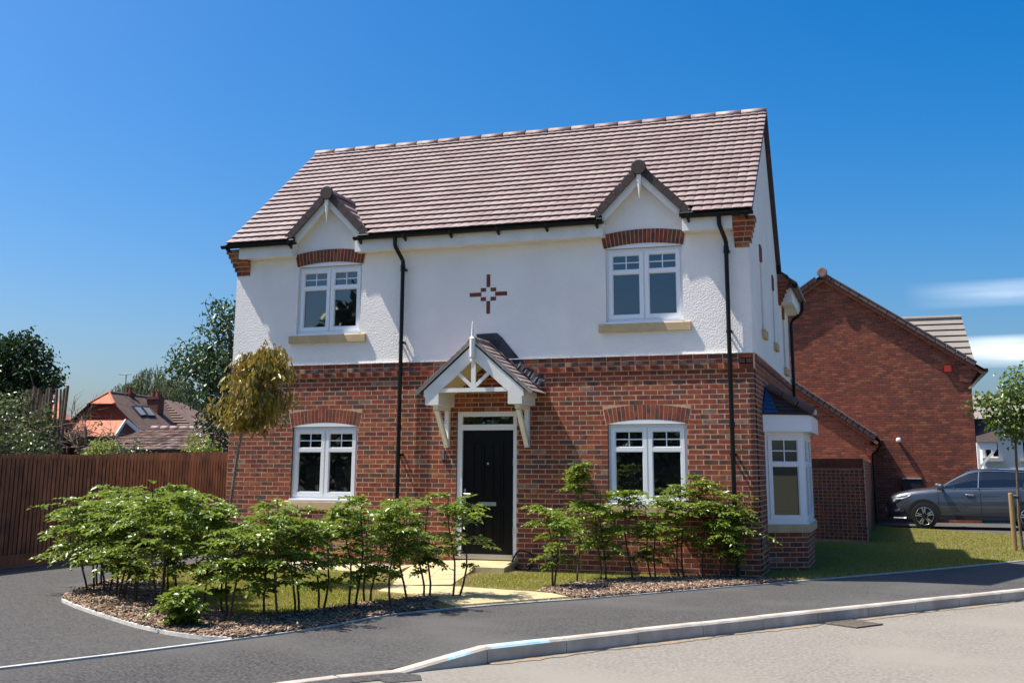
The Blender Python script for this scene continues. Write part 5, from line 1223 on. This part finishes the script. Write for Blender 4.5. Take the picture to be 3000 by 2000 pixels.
b = MB(); b.box(-41.5, -36, 53.3, 58, -0.3, 4.5, FARBRICK); b.face([(-42.0, 53.2, 6.6), (-40.3, 53.2, 6.54), (-36, 58, 4.4), (-43, 58, 4.4)], RBR); b.face([C2, B2, (-40.3, 56, 6.4), (-35.2, 55, 4.3)], RBR); wl_ = b.build('wall', t_)
for i in range(11):
    t0, t1 = i/11, (i+1)/11; b = MB(); p = [D2.lerp(A_, t0)+nr2*0.09, C2.lerp(B2, t0)+nr2*0.09, C2.lerp(B2, t1)+nr2*0.0, D2.lerp(A_, t1)+nr2*0.0]
    b.face(p, RBR); b.face([D2.lerp(A_, t0)-nr2*0.03, C2.lerp(B2, t0)-nr2*0.03, p[1], p[0]], CARB); b.build('tile_course', t_)
t_ = thing('orange_roof_extension', (-38.3, 44, -0.3), 'low extension with bright orange tiled roof and white bargeboard', 'house extension')
b = MB(); b.face([(-41.52, 45, 4.63), (-36.14, 44, 4.54), (-35.39, 42, 3.45), (-39.6, 42.9, 3.5)], ROOF_O); b.face([(-41.52, 45, 4.6), (-36.14, 44, 4.5), (-35.2, 46, 3.4), (-40.5, 47, 3.4)], ROOF_O); b.build('roof', t_)
b = MB(); b.beam((-36.1, 43.9, 4.52), (-35.3, 41.95, 3.42), 0.06, 0.22, FARRENDER); b.beam((-36.1, 44.0, 4.5), (-34.9, 44.6, 3.4), 0.06, 0.22, FARRENDER); b.build('bargeboard', t_)
b = MB(); b.beam((-39.6, 42.8, 3.42), (-35.4, 41.9, 3.37), 0.12, 0.14, BLACK); b.build('gutter', t_)
b = MB(); b.face([(-39.4, 43.2, -0.3), (-35.5, 42.3, -0.3), (-35.5, 42.3, 3.4), (-39.4, 43.2, 3.4)], FARBRICK); b.face([(-35.5, 42.3, -0.3), (-35.2, 45.5, -0.3), (-35.2, 45.5, 3.4), (-36.1, 44, 4.45), (-35.5, 42.3, 3.4)], FARBRICK); b.build('wall', t_)
t_ = thing('orange_gable_house', (-46, 49, -0.3), 'house with steep orange tiled roof partly hidden by bare twigs', 'house')
b = MB(); b.face([(-48.5, 50.6, 7.6), (-46.87, 50, 6.28), (-42.3, 47, 4.0), (-42.3, 47, 3.0), (-48, 47.5, 3.0)], ROOF_O); b.build('roof', t_)
b = MB(); b.box(-47.5, -43.4, 48.2, 54, -0.3, 4.0, FARBRICK); b.build('wall', t_); b = MB(); b.box(-44.6, -43.9, 48.1, 48.19, 1.6, 3.2, UPVC); o = b.build('window', t_); b = MB(); b.box(-44.5, -44.0, 48.05, 48.09, 1.7, 3.1, GLASS); b.build('pane', o)
t_ = thing('chimney_house', (-42, 40.5, -0.3), 'far left brick house with stout chimney and a row of red pots', 'house')
b = MB(); b.box(-47, -40.4, 41.0, 47, -0.3, 4.6, FARBRICK); b.build('wall', t_); b = MB(); b.face([(-47.5, 40.7, 4.4), (-40.1, 40.7, 4.4), (-41.5, 44, 6.2), (-47.5, 44, 6.2)], ROOF_R); b.build('roof', t_)
CHB = mat('pale_chimney_brick', (0.33, 0.17, 0.10), (0.26, 0.13, 0.08), 3, 0.9, stretch=(1, 1, 5))
chimney(t_, -40.85, -39.95, 39.9, 40.6, 3.9, 6.35, (), CHB); chimney(t_, -43.75, -42.7, 42.0, 42.7, 5.0, 6.95, (-43.5, -43.25, -43.0, -42.8))
t_ = thing('low_tiled_garage', (-14.5, 18.5, -0.3), 'low outbuilding with weathered red brown tiled roof just beyond the fence', 'outbuilding')
b = MB(); b.box(-16.0, -8.5, 17.5, 22.6, -0.3, 2.1, FARBRICK); b.build('wall', t_)
FRa, FRb, FRc, FRd = Vector((-16.35, 20, 3.02)), Vector((-9.0, 20, 2.92)), Vector((-8.3, 17, 2.12)), Vector((-17.2, 17, 2.13))
b = MB(); b.face([FRa, FRb, (-8.3, 23, 2.1), (-17.2, 23, 2.1)], ROOF_R); b.face([FRa, FRd, (-17.2, 23, 2.1)], ROOF_R); rf3 = b.build('roof', t_)
n3 = (FRc-FRd).cross(FRa-FRd).normalized(); n3 = n3 if n3.z > 0 else -n3
for i in range(14):
    t0, t1 = i/14, (i+1)/14; b = MB(); p0, p1, p2, p3 = FRd.lerp(FRa, t0), FRc.lerp(FRb, t0), FRc.lerp(FRb, t1), FRd.lerp(FRa, t1); nt_ = 46
    for k in range(nt_):
        if random.random() < 0.02: continue
        s0, s1 = k/nt_+0.001, (k+1)/nt_-0.001; h = 0.035+0.018*random.random()
        b.face([p0.lerp(p1, s0)+n3*h, p0.lerp(p1, s1)+n3*h, p3.lerp(p2, s1)+n3*0.012, p3.lerp(p2, s0)+n3*0.012], random.choice([ROOF_R, ROOF_R, TILE[1], ROOF_B])); b.face([p0.lerp(p1, s0), p0.lerp(p1, s1), p0.lerp(p1, s1)+n3*h, p0.lerp(p1, s0)+n3*h], ROOF_B)
    b.build('tile_course', rf3)
rm3 = half_round(0.42, 0.13, RIDGE).mesh('ridge_tile', True)
for i in range(17): put('ridge_tile', rm3, rf3, Matrix.Translation(FRa.lerp(FRb, i/17)+Vector((0, 0, -0.02))) @ Matrix.Rotation(0.013, 4, 'Y'))
b = MB(); b.beam(FRd+Vector((0, -0.06, -0.05)), FRc+Vector((0, -0.06, -0.05)), 0.1, 0.1, BLACK); b.build('gutter', t_)

# ------------------------------------------------------------------ neighbour on the right: brick gable wall, brick by brick
nb_ = thing('brick_neighbour_house', (9.1, 23, -0.1), 'red brick house with a blank gable wall and dark tiled verge on the right', 'house')
NY = 20.6; AX, AZ, NSL = 9.1, 7.86, 0.683
def roofz(x): return AZ-NSL*abs(x-AX)
NX0, NX1 = 5.0, 13.42
b = MB(); b.prism([(NX0, -0.3), (NX1, -0.3), (NX1, roofz(NX1)-0.1), (AX, AZ-0.1), (NX0, roofz(NX0)-0.1)], Fr((0, NY+0.012, 0), (1, 0, 0), (0, 1, 0)), 0.0, 0.2, MORTAR2)
b.box(NX1-0.2, NX1, NY+0.215, NY+8, -0.3, 4.7, FARBRICK); b.box(NX0, NX0+0.2, NY+0.215, NY+8, -0.3, 4.7, FARBRICK); b.box(NX0+0.2, NX1-0.2, NY+7.8, NY+8, -0.3, 4.7, FARBRICK)
nwall = b.build('gable_wall', nb_)
NBM = [mat('far_brick_red', (0.25, 0.064, 0.033), (0.19, 0.05, 0.028), 6, 0.85), mat('far_brick_brown', (0.18, 0.053, 0.031), (0.14, 0.042, 0.026), 6, 0.85), mat('far_brick_rust', (0.31, 0.095, 0.045), (0.24, 0.07, 0.036), 6, 0.85)]
nbm = [brick_mesh(0.213, 0.063, 0.02, m, 0.004).mesh('brick') for m in NBM]
nrest = MB(); NF = Fr((0, NY, 0), (1, 0, 0), (0, -1, 0)); cnt = 0; cand = []
for k in range(106):
    v0 = -0.25+0.075*k; v1 = v0+0.064
    xr = min(NX1, AX+(AZ-0.13-v1)/NSL); xl = max(7.2, AX-(AZ-0.13-v1)/NSL)
    if xr-xl < 0.1: continue
    for (p, q) in course(xl, xr, 0.1125*(k % 2), 0.225): cand.append((p, q, v0, v1))
cand.sort(key=lambda c: -(c[0] > 10.4 and (c[1]-c[0]) > 0.2 and 2.0 < c[2] < 4.9)*10-c[2]*0.01)
for i, (p, q, v0, v1) in enumerate(cand):
    var = random.choice([0, 0, 1, 1, 2])
    if i < 300 and q-p > 0.2: put('brick', nbm[var], nwall, Matrix.Translation(((p+q)/2, NY, (v0+v1)/2)))
    else: add_brick(nrest, NF, p, q, v0, v1, 0.0, NBM[var], dep=0.02, cz=0.004)
nrest.build('brick', nwall, kind='stuff')
def verge_run(par, x0, z0, x1, z1, yw, step, dep=0.2, under=True):
    """tile ends along a sloping verge, with the sloped brick course below casting its shadow"""
    P, Q = Vector((x0, 0, z0)), Vector((x1, 0, z1)); L = (Q-P).length; d_ = (Q-P).normalized(); n_ = Vector((-d_.z, 0, d_.x)); n_ = n_ if n_.z > 0 else -n_
    F_ = Fr((x0, yw, z0), d_, (0, -1, 0), n_)
    k = int(L/step); ncol = mat('verge_tile_end', (0.16, 0.11, 0.09), (0.115, 0.08, 0.068), 5, 0.7)
    for i in range(k):
        b = MB(); b.lbox(F_, i*step+0.012, (i+1)*step-0.012, -0.075+0.012*(i % 1), 0.05, 0.0, dep, ncol); b.lbox(F_, i*step, (i+1)*step-0.01, 0.0505, 0.075, -2.4, dep+0.02, TILE[1]); b.build('verge_tile', par)
    if under:
        b = MB()
        for i in range(int(L/0.23)): b.lbox(F_, i*0.23+0.006, i*0.23+0.222, -0.165, -0.085, -0.05, dep-0.03, NBM[1])
        b.lbox(F_, 0, L, -0.17, -0.08, -0.05, dep-0.036, MORTAR2); b.build('verge_brick', par, kind='stuff')
b = MB()
for sg in (-1, 1):
    ex = AX+sg*4.75
    b.face([(AX, NY-0.2, AZ), (ex, NY-0.2, AZ-NSL*4.75), (ex, NY+8.2, AZ-NSL*4.75), (AX, NY+8.2, AZ)], TILE[1]); b.face([(AX, NY-0.19, AZ-0.06), (ex, NY-0.19, AZ-NSL*4.75-0.06), (ex, NY+8.2, AZ-NSL*4.75-0.06), (AX, NY+8.2, AZ-0.06)], CARB)
nroof = b.build('roof', nb_)
verge_run(nroof, AX, AZ+0.01, AX+4.75, AZ-NSL*4.75+0.01, NY, 0.34); verge_run(nroof, AX-1.6, AZ-NSL*1.6+0.01, AX, AZ+0.01, NY, 0.34)
put('ridge_tile', half_round(8.0, 0.13, RIDGE).mesh('ridge_tile', True), nroof, Matrix.Translation((AX, NY-0.22, AZ+0.03)) @ Matrix.Rotation(PI/2, 4, 'Z'))
b = MB(); b.lathe((AX, NY-0.215, AZ+0.06), [(0.15, 0), (0.17, 0.01), (0.17, 0.05), (0.13, 0.06)], 16, RIDGE, (0, -1, 0)); b.build('ridge_end_cap', nroof)
b = MB(); b.beam((13.86, NY-0.2, 4.60), (13.86, NY+8, 4.60), 0.12, 0.1, BLACK); b.build('gutter', nb_)
co = MB(); co.box(13.2, 13.44, NY-0.05, NY, 4.26, 4.74, MORTAR2); co = co.build('corbel', nb_)
for k in range(6):
    b = MB(); b.box(13.08, 13.45+0.05*k, NY-0.06, NY+0.2, 4.28+0.075*k, 4.345+0.075*k, NBM[k % 3]); b.build('brick', co)
al = tag(MB().box(12.66, 12.86, NY-0.10, NY-0.001, 4.58, 4.78, REDBOX).build('alarm_box'), 'red square alarm box high on the brick gable wall', 'alarm box')
t_ = thing('wall_lamp', (11.16, NY, 2.43), 'small white globe lamp on the brick gable wall above the car', 'lamp')
b = MB(); b.box(11.13, 11.19, NY-0.05, NY-0.001, 2.40, 2.47, UPVC); b.build('bracket', t_); b = MB(); b.lathe((11.16, NY-0.12, 2.39), [(0.02, 0), (0.07, 0.03), (0.085, 0.08), (0.07, 0.13), (0.02, 0.155)], 12, UPVC); b.build('globe', t_)
t_ = thing('meter_box', (11.47, NY-0.2, 0.8), 'dark grey box fixed at the foot of the brick gable wall behind the bonnet', 'meter box')
b = MB(); b.box(11.2, 11.74, NY-0.28, NY-0.002, 0.75, 1.27, CARB); b.build('cabinet', t_); b = MB(); b.box(11.18, 11.76, NY-0.30, NY-0.002, 1.2705, 1.30, EDGING); b.build('lid', t_)
# lower attached building with its own sloping verge
lo = thing('brick_side_extension', (9, 19.8, -0.1), 'lower brick side extension with sloping tiled verge in front of the gable wall', 'house extension')
LY = 19.0; b = MB(); b.prism([(6.6, -0.3), (10.33, -0.3), (10.33, 2.52), (8.05, 4.15), (6.6, 5.1)], Fr((0, LY+0.012, 0), (1, 0, 0), (0, 1, 0)), 0, 1.56, MORTAR2); lw = b.build('wall', lo)
bb = MB(); LFm = Fr((0, LY, 0), (1, 0, 0), (0, -1, 0)); n_ = 0
for k in range(62):
    v0 = -0.25+0.075*k; v1 = v0+0.064; xr = min(10.33, 10.6-(v1-2.28)/0.715)
    if xr < 7.9: break
    for (p, q) in course(7.8, xr, 0.1125*(k % 2), 0.225):
        var = random.choice([0, 0, 1, 2])
        if v0 > 1.55 and q-p > 0.2 and n_ < 250: put('brick', nbm[var], lw, Matrix.Translation(((p+q)/2, LY, (v0+v1)/2))); n_ += 1
        else: add_brick(bb, LFm, p, q, v0, v1, 0, NBM[var], dep=0.02, cz=0.004)
SDm = Fr((10.33, 0, 0), (0, 1, 0), (1, 0, 0))
for k in range(36):
    for (p, q) in course(LY, NY, 0.1125*(k % 2)): add_brick(bb, SDm, p, q, -0.25+0.075*k, -0.186+0.075*k, 0.006, NBM[1], dep=0.02)
bb.build('brick', lw, kind='stuff')
lr_ = MB(); lr_.face([(7.6, LY-0.18, 4.58), (10.62, LY-0.18, 2.43), (10.62, NY, 2.43), (7.6, NY, 4.58)], TILE[1]); lr_ = lr_.build('roof', lo)
verge_run(lr_, 7.9, 4.365, 10.62, 2.43, LY, 0.20, 0.16)
b = MB(); b.tube([(10.66, LY-0.2, 2.36), (10.66, NY, 2.36)], 0.06, 8, BLACK); b.tube([(10.66, LY+0.1, 2.34), (10.52, LY+0.12, 2.1), (10.38, LY+0.12, 2.0), (10.38, LY+0.12, -0.1)], 0.035, 8, BLACK); b.build('gutter', lo)
co = MB()
for k in range(4): co.box(10.2, 10.34+0.07*k, LY-0.05, LY+0.15, 1.98+0.075*k, 2.045+0.075*k, NBM[k % 3])
co.build('corbel', lo, kind='stuff')
# garden wall in header bond with a soldier coping
gw = thing('brick_garden_wall', (9.6, 9.0, -0.05), 'dark curved brick garden wall with upright brick coping beside the side lawn', 'garden wall')
WP = [Vector((8.7, 9.35, 0)), Vector((9.2, 9.20, 0)), Vector((9.7, 9.04, 0)), Vector((10.1, 8.92, 0)), Vector((10.3, 8.9, 0))]
wp = [Vector((*p, 0)) for p in resample([p[:2] for p in WP], 17)]; nwb = 0; gb_ = MB(); core = MB()
ghm = [brick_mesh(0.092, 0.064, 0.05, m, 0.003).mesh('brick') for m in (BR[0], BR[1], BR[5])]; gsm = [brick_mesh(0.065, 0.205, 0.05, m, 0.003).mesh('brick') for m in (BR[1], BR[3])]
for a, c in zip(wp, wp[1:]):
    F_, L = segfr(a, c); core.lbox(F_, -0.004, L+0.004, -0.3, 1.77, -0.2, -0.0015, MORTAR2); F_.mx = Matrix((F_.U, -F_.N, F_.V)).transposed().to_4x4()
    for k in range(21):
        z = -0.01+0.075*k
        if k > 0: put('brick', random.choice(ghm), gw, Matrix.Translation(F_.p(L/2+(0.0 if k % 2 else 0.012), z)) @ F_.mx); nwb += 1
    for j in (0.25, 0.75): b = None; put('coping_brick', random.choice(gsm), gw, Matrix.Translation(F_.p(L*j, 1.665, 0.012)) @ F_.mx @ Matrix.Scale(0.72, 4, (1, 0, 0)))
core.box(10.1, 10.299, 8.95, 19.0, -0.3, 1.77, MORTAR2)
SG = Fr((10.3, 0, 0), (0, 1, 0), (1, 0, 0))
for k in range(24):
    for (p, q) in course(8.9, 18.9, 0.1125*(k % 2)): add_brick(gb_, SG, p, q, -0.05+0.075*k, 0.014+0.075*k, 0.0, BR[random.choice([0, 1, 5])])
core.build('core', gw); gb_.build('brick', gw, kind='stuff')
# buildings farther right
t_ = thing('grey_roof_house', (13, 34, -0.3), 'house behind the brick gable showing a pale grey brown tiled roof', 'house')
b = MB(); b.box(8, 13.9, 32.4, 38, -0.3, 5.6, FARBRICK); b.build('wall', t_)
g0, g1, g2, g3 = Vector((8, 31.5, 5.4)), Vector((14.45, 31.5, 5.4)), Vector((14.18, 34.5, 8.02)), Vector((8, 34.5, 8.02)); ng = (g1-g0).cross(g3-g0).normalized(); ng = ng if ng.z > 0 else -ng
b = MB(); b.face([g3, g2, (14.45, 37.5, 5.4), (8, 37.5, 5.4)], ROOF_G); b.face([g1, g2, (14.45, 37.5, 5.4)], FARBRICK); rfg = b.build('roof', t_)
for i in range(9):
    t0, t1 = i/9, (i+1)/9; b = MB(); p0, p1, p2, p3 = g0.lerp(g3, t0), g1.lerp(g2, t0), g1.lerp(g2, t1), g0.lerp(g3, t1)
    b.face([p0+ng*0.07, p1+ng*0.07, p2+ng*0.01, p3+ng*0.01], ROOF_G); b.face([p0-ng*0.01, p1-ng*0.01, p1+ng*0.07, p0+ng*0.07], CARB); b.build('tile_course', rfg)
b = MB(); b.tube([g3+Vector((0, 0, .05)), g2+Vector((0, 0, .05))], 0.13, 8, ROOF_G); b.build('ridge_tile', rfg)
t_ = thing('white_far_house', (17, 42, -0.3), 'white rendered house with small paned windows at the far right', 'house')
b = MB()
for (a, c, e, f_) in cells(15.0, 21.5, -0.3, 3.75, [(15.1, 15.75, 2.15, 3.0), (16.7, 17.4, 2.15, 3.0), (15.1, 15.75, 0.3, 1.3), (16.7, 17.4, 0.3, 1.3)]): b.lbox(Fr((0, 40, 0), (1, 0, 0), (0, 1, 0)), a, c, e, f_, 0, 0.25, FARRENDER)
b.box(15.0, 15.2, 40.25, 46, -0.3, 3.75, FARRENDER); b.build('wall', t_)
b = MB(); b.face([(14.8, 39.7, 3.7), (21.7, 39.7, 3.7), (21.7, 43, 5.2), (14.8, 43, 5.2)], ROOF_G); b.face([(14.8, 46.3, 3.7), (21.7, 46.3, 3.7), (21.7, 43, 5.2), (14.8, 43, 5.2)], ROOF_G); b.build('roof', t_)
for (x0, x1, z0, z1) in ((15.1, 15.75, 2.15, 3.0), (16.7, 17.4, 2.15, 3.0), (15.1, 15.75, 0.3, 1.3), (16.7, 17.4, 0.3, 1.3)):
    b = MB(); f = 0.06
    for q in ((x0, x0+f, z0, z1), (x1-f, x1, z0, z1), (x0+f, x1-f, z0, z0+f), (x0+f, x1-f, z1-f, z1), ((x0+x1)/2-.04, (x0+x1)/2+.04, z0+f, z1-f)): b.box(q[0], q[1], 40.04, 40.12, q[2], q[3], UPVC)
    o = b.build('window', t_); b = MB(); b.box(x0+f, x1-f, 40.09, 40.1, z0+f, z1-f, GLASS); b.build('pane', o)
    b = MB(); b.box(x0-0.12, x1+0.12, 39.88, 40.0, z0-0.16, z0, EDGING); b.build('sill', o)
t_ = thing('side_porch', (13.7, 21.2, -0.1), 'white timber porch with dark roof on the far side of the brick neighbour', 'porch')
b = MB(); b.prism([(20.45, 2.40), (21.1, 3.14), (21.75, 2.40)], Fr((13.43, 0, 0), (0, 1, 0), (1, 0, 0)), 0.0, 0.60, TILE_DK); b.build('roof', t_)
b = MB(); b.box(13.43, 14.0, 20.5, 20.56, 2.17, 2.398, TIMBER_W); b.box(13.94, 14.0, 20.561, 21.7, 2.17, 2.398, TIMBER_W); b.build('fascia', t_)
b = MB(); b.beam((13.95, 20.53, 2.17), (13.47, 20.53, 1.62), 0.07, 0.07, TIMBER_W, (0, 1, 0)); b.box(13.43, 13.5, 20.49, 20.57, 1.2, 2.169, TIMBER_W); b.build('bracket', t_)

# ------------------------------------------------------------------ parked car
CX, CY, CG = 12.98, 16.98, -0.035
car = thing('parked_car', (CX, CY, CG), 'dark grey estate car parked on the drive beside the brick gable wall', 'car')
def W(X, Y, Z): return (CX-X, CY-Y, CG+Z)
def ip(x, t): return float(np.interp(x, [a for a, _ in t], [c for _, c in t]))
hwid = [(-2.29, .62), (-2.2, .76), (-1.9, .86), (-1.2, .9), (1.2, .9), (1.75, .87), (2.05, .79), (2.2, .68), (2.29, .5)]
zbot = [(-2.29, .42), (-2.1, .30), (-1.0, .25), (1.2, .25), (2.0, .24), (2.29, .30)]
zbel = [(-2.29, .98), (-2.1, 1.10), (-1.0, 1.115), (0.9, 1.06), (1.5, 1.0), (1.95, .91), (2.15, .82), (2.24, .70), (2.29, .55)]
xs = np.linspace(-2.29, 2.29, 50)
b = MB(); k1 = b.mi(CARP); ring_ = []
for x in xs:
    hw, zb, zt = ip(x, hwid), ip(x, zbot), ip(x, zbel); row = []
    sec = [(.55, 0), (.93, .0), (.985, .10), (1.0, .30), (1.0, .52), (.99, .70), (.972, .86), (.93, 1.0), (.80, 1.04), (.45, 1.075), (0, 1.085)]
    for sgn in (1, -1):
        for (fy, fz) in (sec if sgn == 1 else sec[::-1][1:]): row.append((sgn*hw*fy, zb+(zt-zb)*fz))
    ring_.append(row)
nn_ = len(ring_[0])
for x, row in zip(xs, ring_): b.v += [W(x, yy, zz) for (yy, zz) in row]
for i in range(len(xs)-1):
    for j in range(nn_-1): b.f.append((i*nn_+j, (i+1)*nn_+j, (i+1)*nn_+j+1, i*nn_+j+1)); b.m.append(k1)
    b.f.append((i*nn_+nn_-1, (i+1)*nn_+nn_-1, (i+1)*nn_, i*nn_)); b.m.append(b.mi(CARB))
b.f.append(tuple(range(nn_))); b.m.append(k1); b.f.append(tuple((len(xs)-1)*nn_+j for j in range(nn_))); b.m.append(k1)
b.build('body', car, smooth=True)
zr = [(-2.16, 1.10), (-2.02, 1.32), (-1.8, 1.50), (-1.4, 1.58), (-0.7, 1.605), (-0.2, 1.595), (0.1, 1.54), (0.4, 1.39), (0.75, 1.19), (1.02, 1.06)]
b = MB(); gp = MB(); xs2 = np.linspace(-2.16, 1.02, 34); rows_ = []
for x in xs2:
    z = ip(x, zr); bl = min(ip(x, zbel)-0.01, z-0.005); h = z-bl; rows_.append([(x, .835, bl), (x, .835-.10*h/.5, bl+h*.45), (x, .835-.26*min(h/.5, 1), bl+h*.88), (x, .835-.34*min(h/.5, 1), z), (x, .3, z+.015), (x, 0, z+.02)])
for i in range(len(xs2)-1):
    xm = (xs2[i]+xs2[i+1])/2
    for j in range(5):
        for sg in (1, -1):
            q = [rows_[i][j], rows_[i+1][j], rows_[i+1][j+1], rows_[i][j+1]]; q = [W(p[0], sg*p[1], p[2]) for p in q]
            glass = (j < 2 and -1.72 < xm < 0.98) or (j >= 3 and xm > 0.14) or (j == 2 and False)
            (gp if glass else b).face(q, CARG if glass else CARP)
b.build('roof', car, smooth=True); gp.build('window_glass', car, smooth=True)
def sidey(x, z):
    f = (z-ip(x, zbot))/(ip(x, zbel)-ip(x, zbot)); return ip(x, hwid)*ip(f, [(0, .93), (.1, .985), (.3, 1), (.52, 1), (.7, .99), (.86, .972), (1, .93)])
def gy(x, f_): z = ip(x, zr); bl = ip(x, zbel)-0.01; return .835-.10*(z-bl)/.5*(f_/.45) if f_ < .45 else .835-.10*(z-bl)/.5-.16*(f_-.45)/.43
for sg in (1, -1):
    b = MB()
    for (xa, xb2, wd, mm) in ((-0.10, -0.16, 0.05, ALLOY), (-1.22, -1.36, 0.06, CARB), (0.52, 0.50, 0.03, CARB)):
        za, zc = ip(xa, zbel), ip(xb2, zr)-0.07
        if zc-za > 0.1: b.beam(W(xa, sg*(gy(xa, 0)+.012), za), W(xb2, sg*(gy(xb2, .88)+.012), zc), wd, 0.02, mm, (1, 0, 0))
    pts = [W(x, sg*(gy(x, .88)+.012 if x < .5 else .80), ip(x, zr)-0.055) for x in np.linspace(-1.72, 0.9, 14)]; b.tube(pts, 0.012, 5, ALLOY)
    b.tube([W(x, sg*(.84), ip(x, zbel)+0.002) for x in np.linspace(-1.72, 0.86, 8)], 0.010, 5, ALLOY); b.build('window_trim', car)
    b = MB(); b.tube([W(0.02, sg*0.60, 1.60), W(-1.7, sg*0.55, 1.56)], 0.016, 6, CARB); b.build('roof_rail', car)
    for (xa, xb2) in ((0.93, 0.95), (-0.14, -0.14), (-1.14, -1.0)):
        b = MB(); b.tube([W(xa, sg*(sidey(xa, zz)+0.001), zz) for zz in np.linspace(1.05, 0.36, 8)], 0.006, 4, CARB); b.build('door_seam', car)
    for xh in (0.12, -0.98):
        b = MB(); b.tube([W(xh+.1, sg*(sidey(xh, .93)+.0), .92), W(xh+.07, sg*(sidey(xh, .93)+.03), .925), W(xh-.08, sg*(sidey(xh, .93)+.03), .915), W(xh-.11, sg*sidey(xh, .93), .91)], 0.017, 6, ALLOY); b.build('door_handle', car)
    b = MB(); b.prism([(1.0, .26), (1.0, .36), (-.98, .36), (-.98, .26)], Fr(W(0, 0, 0), (-1, 0, 0), (0, -sg, 0)), 0.86, 0.912, CARB); b.build('sill_trim', car)
    b = MB(); c = Vector(W(0.86, sg*1.0, 1.12)); b.lathe(c+Vector((-0.08, 0, 0)), [(0.05, 0), (0.085, 0.03), (0.095, 0.09), (0.075, 0.15), (0.03, 0.17)], 10, CARP, (1, 0, 0)); b.beam(c+Vector((0.02, 0, -0.05)), W(0.80, sg*0.83, 1.06), 0.05, 0.04, CARB); b.build('door_mirror', car)
    # front lamp and fog lamp
    b = MB(); lp = [(2.14, .70), (2.06, .80), (1.86, .885), (1.62, .925), (1.66, .87), (1.88, .79), (2.08, .68)]
    b.face([W(x, sg*(sidey(x, z)+0.012), z) for (x, z) in lp], HEADL); b.face([W(x, sg*(sidey(x, z)+0.016), z) for (x, z) in [(2.1, .70), (2.03, .765), (1.9, .80), (1.92, .76), (2.06, .68)]], CARB); b.build('headlight', car)
    b = MB(); b.face([W(x, sg*(sidey(x, z)+0.013), z) for (x, z) in [(2.12, .50), (1.80, .56), (1.82, .46), (2.08, .42)]], CARB); b.face([W(x, sg*(sidey(x, z)+0.018), z) for (x, z) in [(2.09, .50), (1.95, .53), (1.96, .47), (2.06, .45)]], HEADL); b.build('fog_lamp', car)
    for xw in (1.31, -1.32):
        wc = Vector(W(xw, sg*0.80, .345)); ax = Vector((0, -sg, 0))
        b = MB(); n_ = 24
        b.prism([(xw+.435*math.cos(t), .36+.435*math.sin(t)) for t in np.linspace(-.25, PI+.25, n_)], Fr(W(0, 0, 0), (-1, 0, 0), ax), .905, .9105, CARB); b.build('wheel_well_disc', car)  # solid black disc paints the wheel well's shade, its rim the arch cladding
        b = MB(); b.lathe(wc+ax*(-.1), [(.20, 0), (.33, 0), (.345, .03), (.345, .2), (.335, .222), (.24, .225), (.235, .205)], 28, RUBBER, ax); wh = b.build('wheel', car)
        b = MB(); fr_ = Fr(wc+ax*.122, (1, 0, 0), ax)
        for q in range(5):
            a = q*2*PI/5+.4
            for da in (-.17, .17): b.prism([(.05*math.cos(a-.5), .05*math.sin(a-.5)), (.225*math.cos(a+da-.06), .225*math.sin(a+da-.06)), (.225*math.cos(a+da+.07), .225*math.sin(a+da+.07)), (.05*math.cos(a+.5), .05*math.sin(a+.5))], fr_, 0.0, .02, ALLOY)
        b.lathe(wc+ax*.118, [(.228, 0), (.236, .012), (.222, .014)], 26, ALLOY, ax) if False else None
        b.tube([wc+ax*.125+Vector((.23*math.cos(t), 0, .23*math.sin(t))) for t in np.linspace(0, 2*PI, 26)], .009, 5, ALLOY); b.build('rim', wh)
b = MB(); b.face([W(2.2, y_, .78) for y_ in (.62, -.62)]+[W(2.285, y_, .60) for y_ in (-.55, .55)], CARB); b.build('grille', car)
b = MB(); b.prism([(-.26, .43), (.26, .43), (.26, .54), (-.26, .54)], Fr(W(2.30, 0, 0), (0, 1, 0), (-1, 0, 0)), 0, .012, PLATE); b.build('number_plate', car)
b = MB(); b.tube([W(2.24, .50, .29), W(2.1, .78, .27), W(1.78, .88, .27)], .028, 6, ALLOY); b.tube([W(2.24, -.50, .29), W(2.24, .50, .29)], .03, 6, ALLOY); b.build('skid_strip', car)
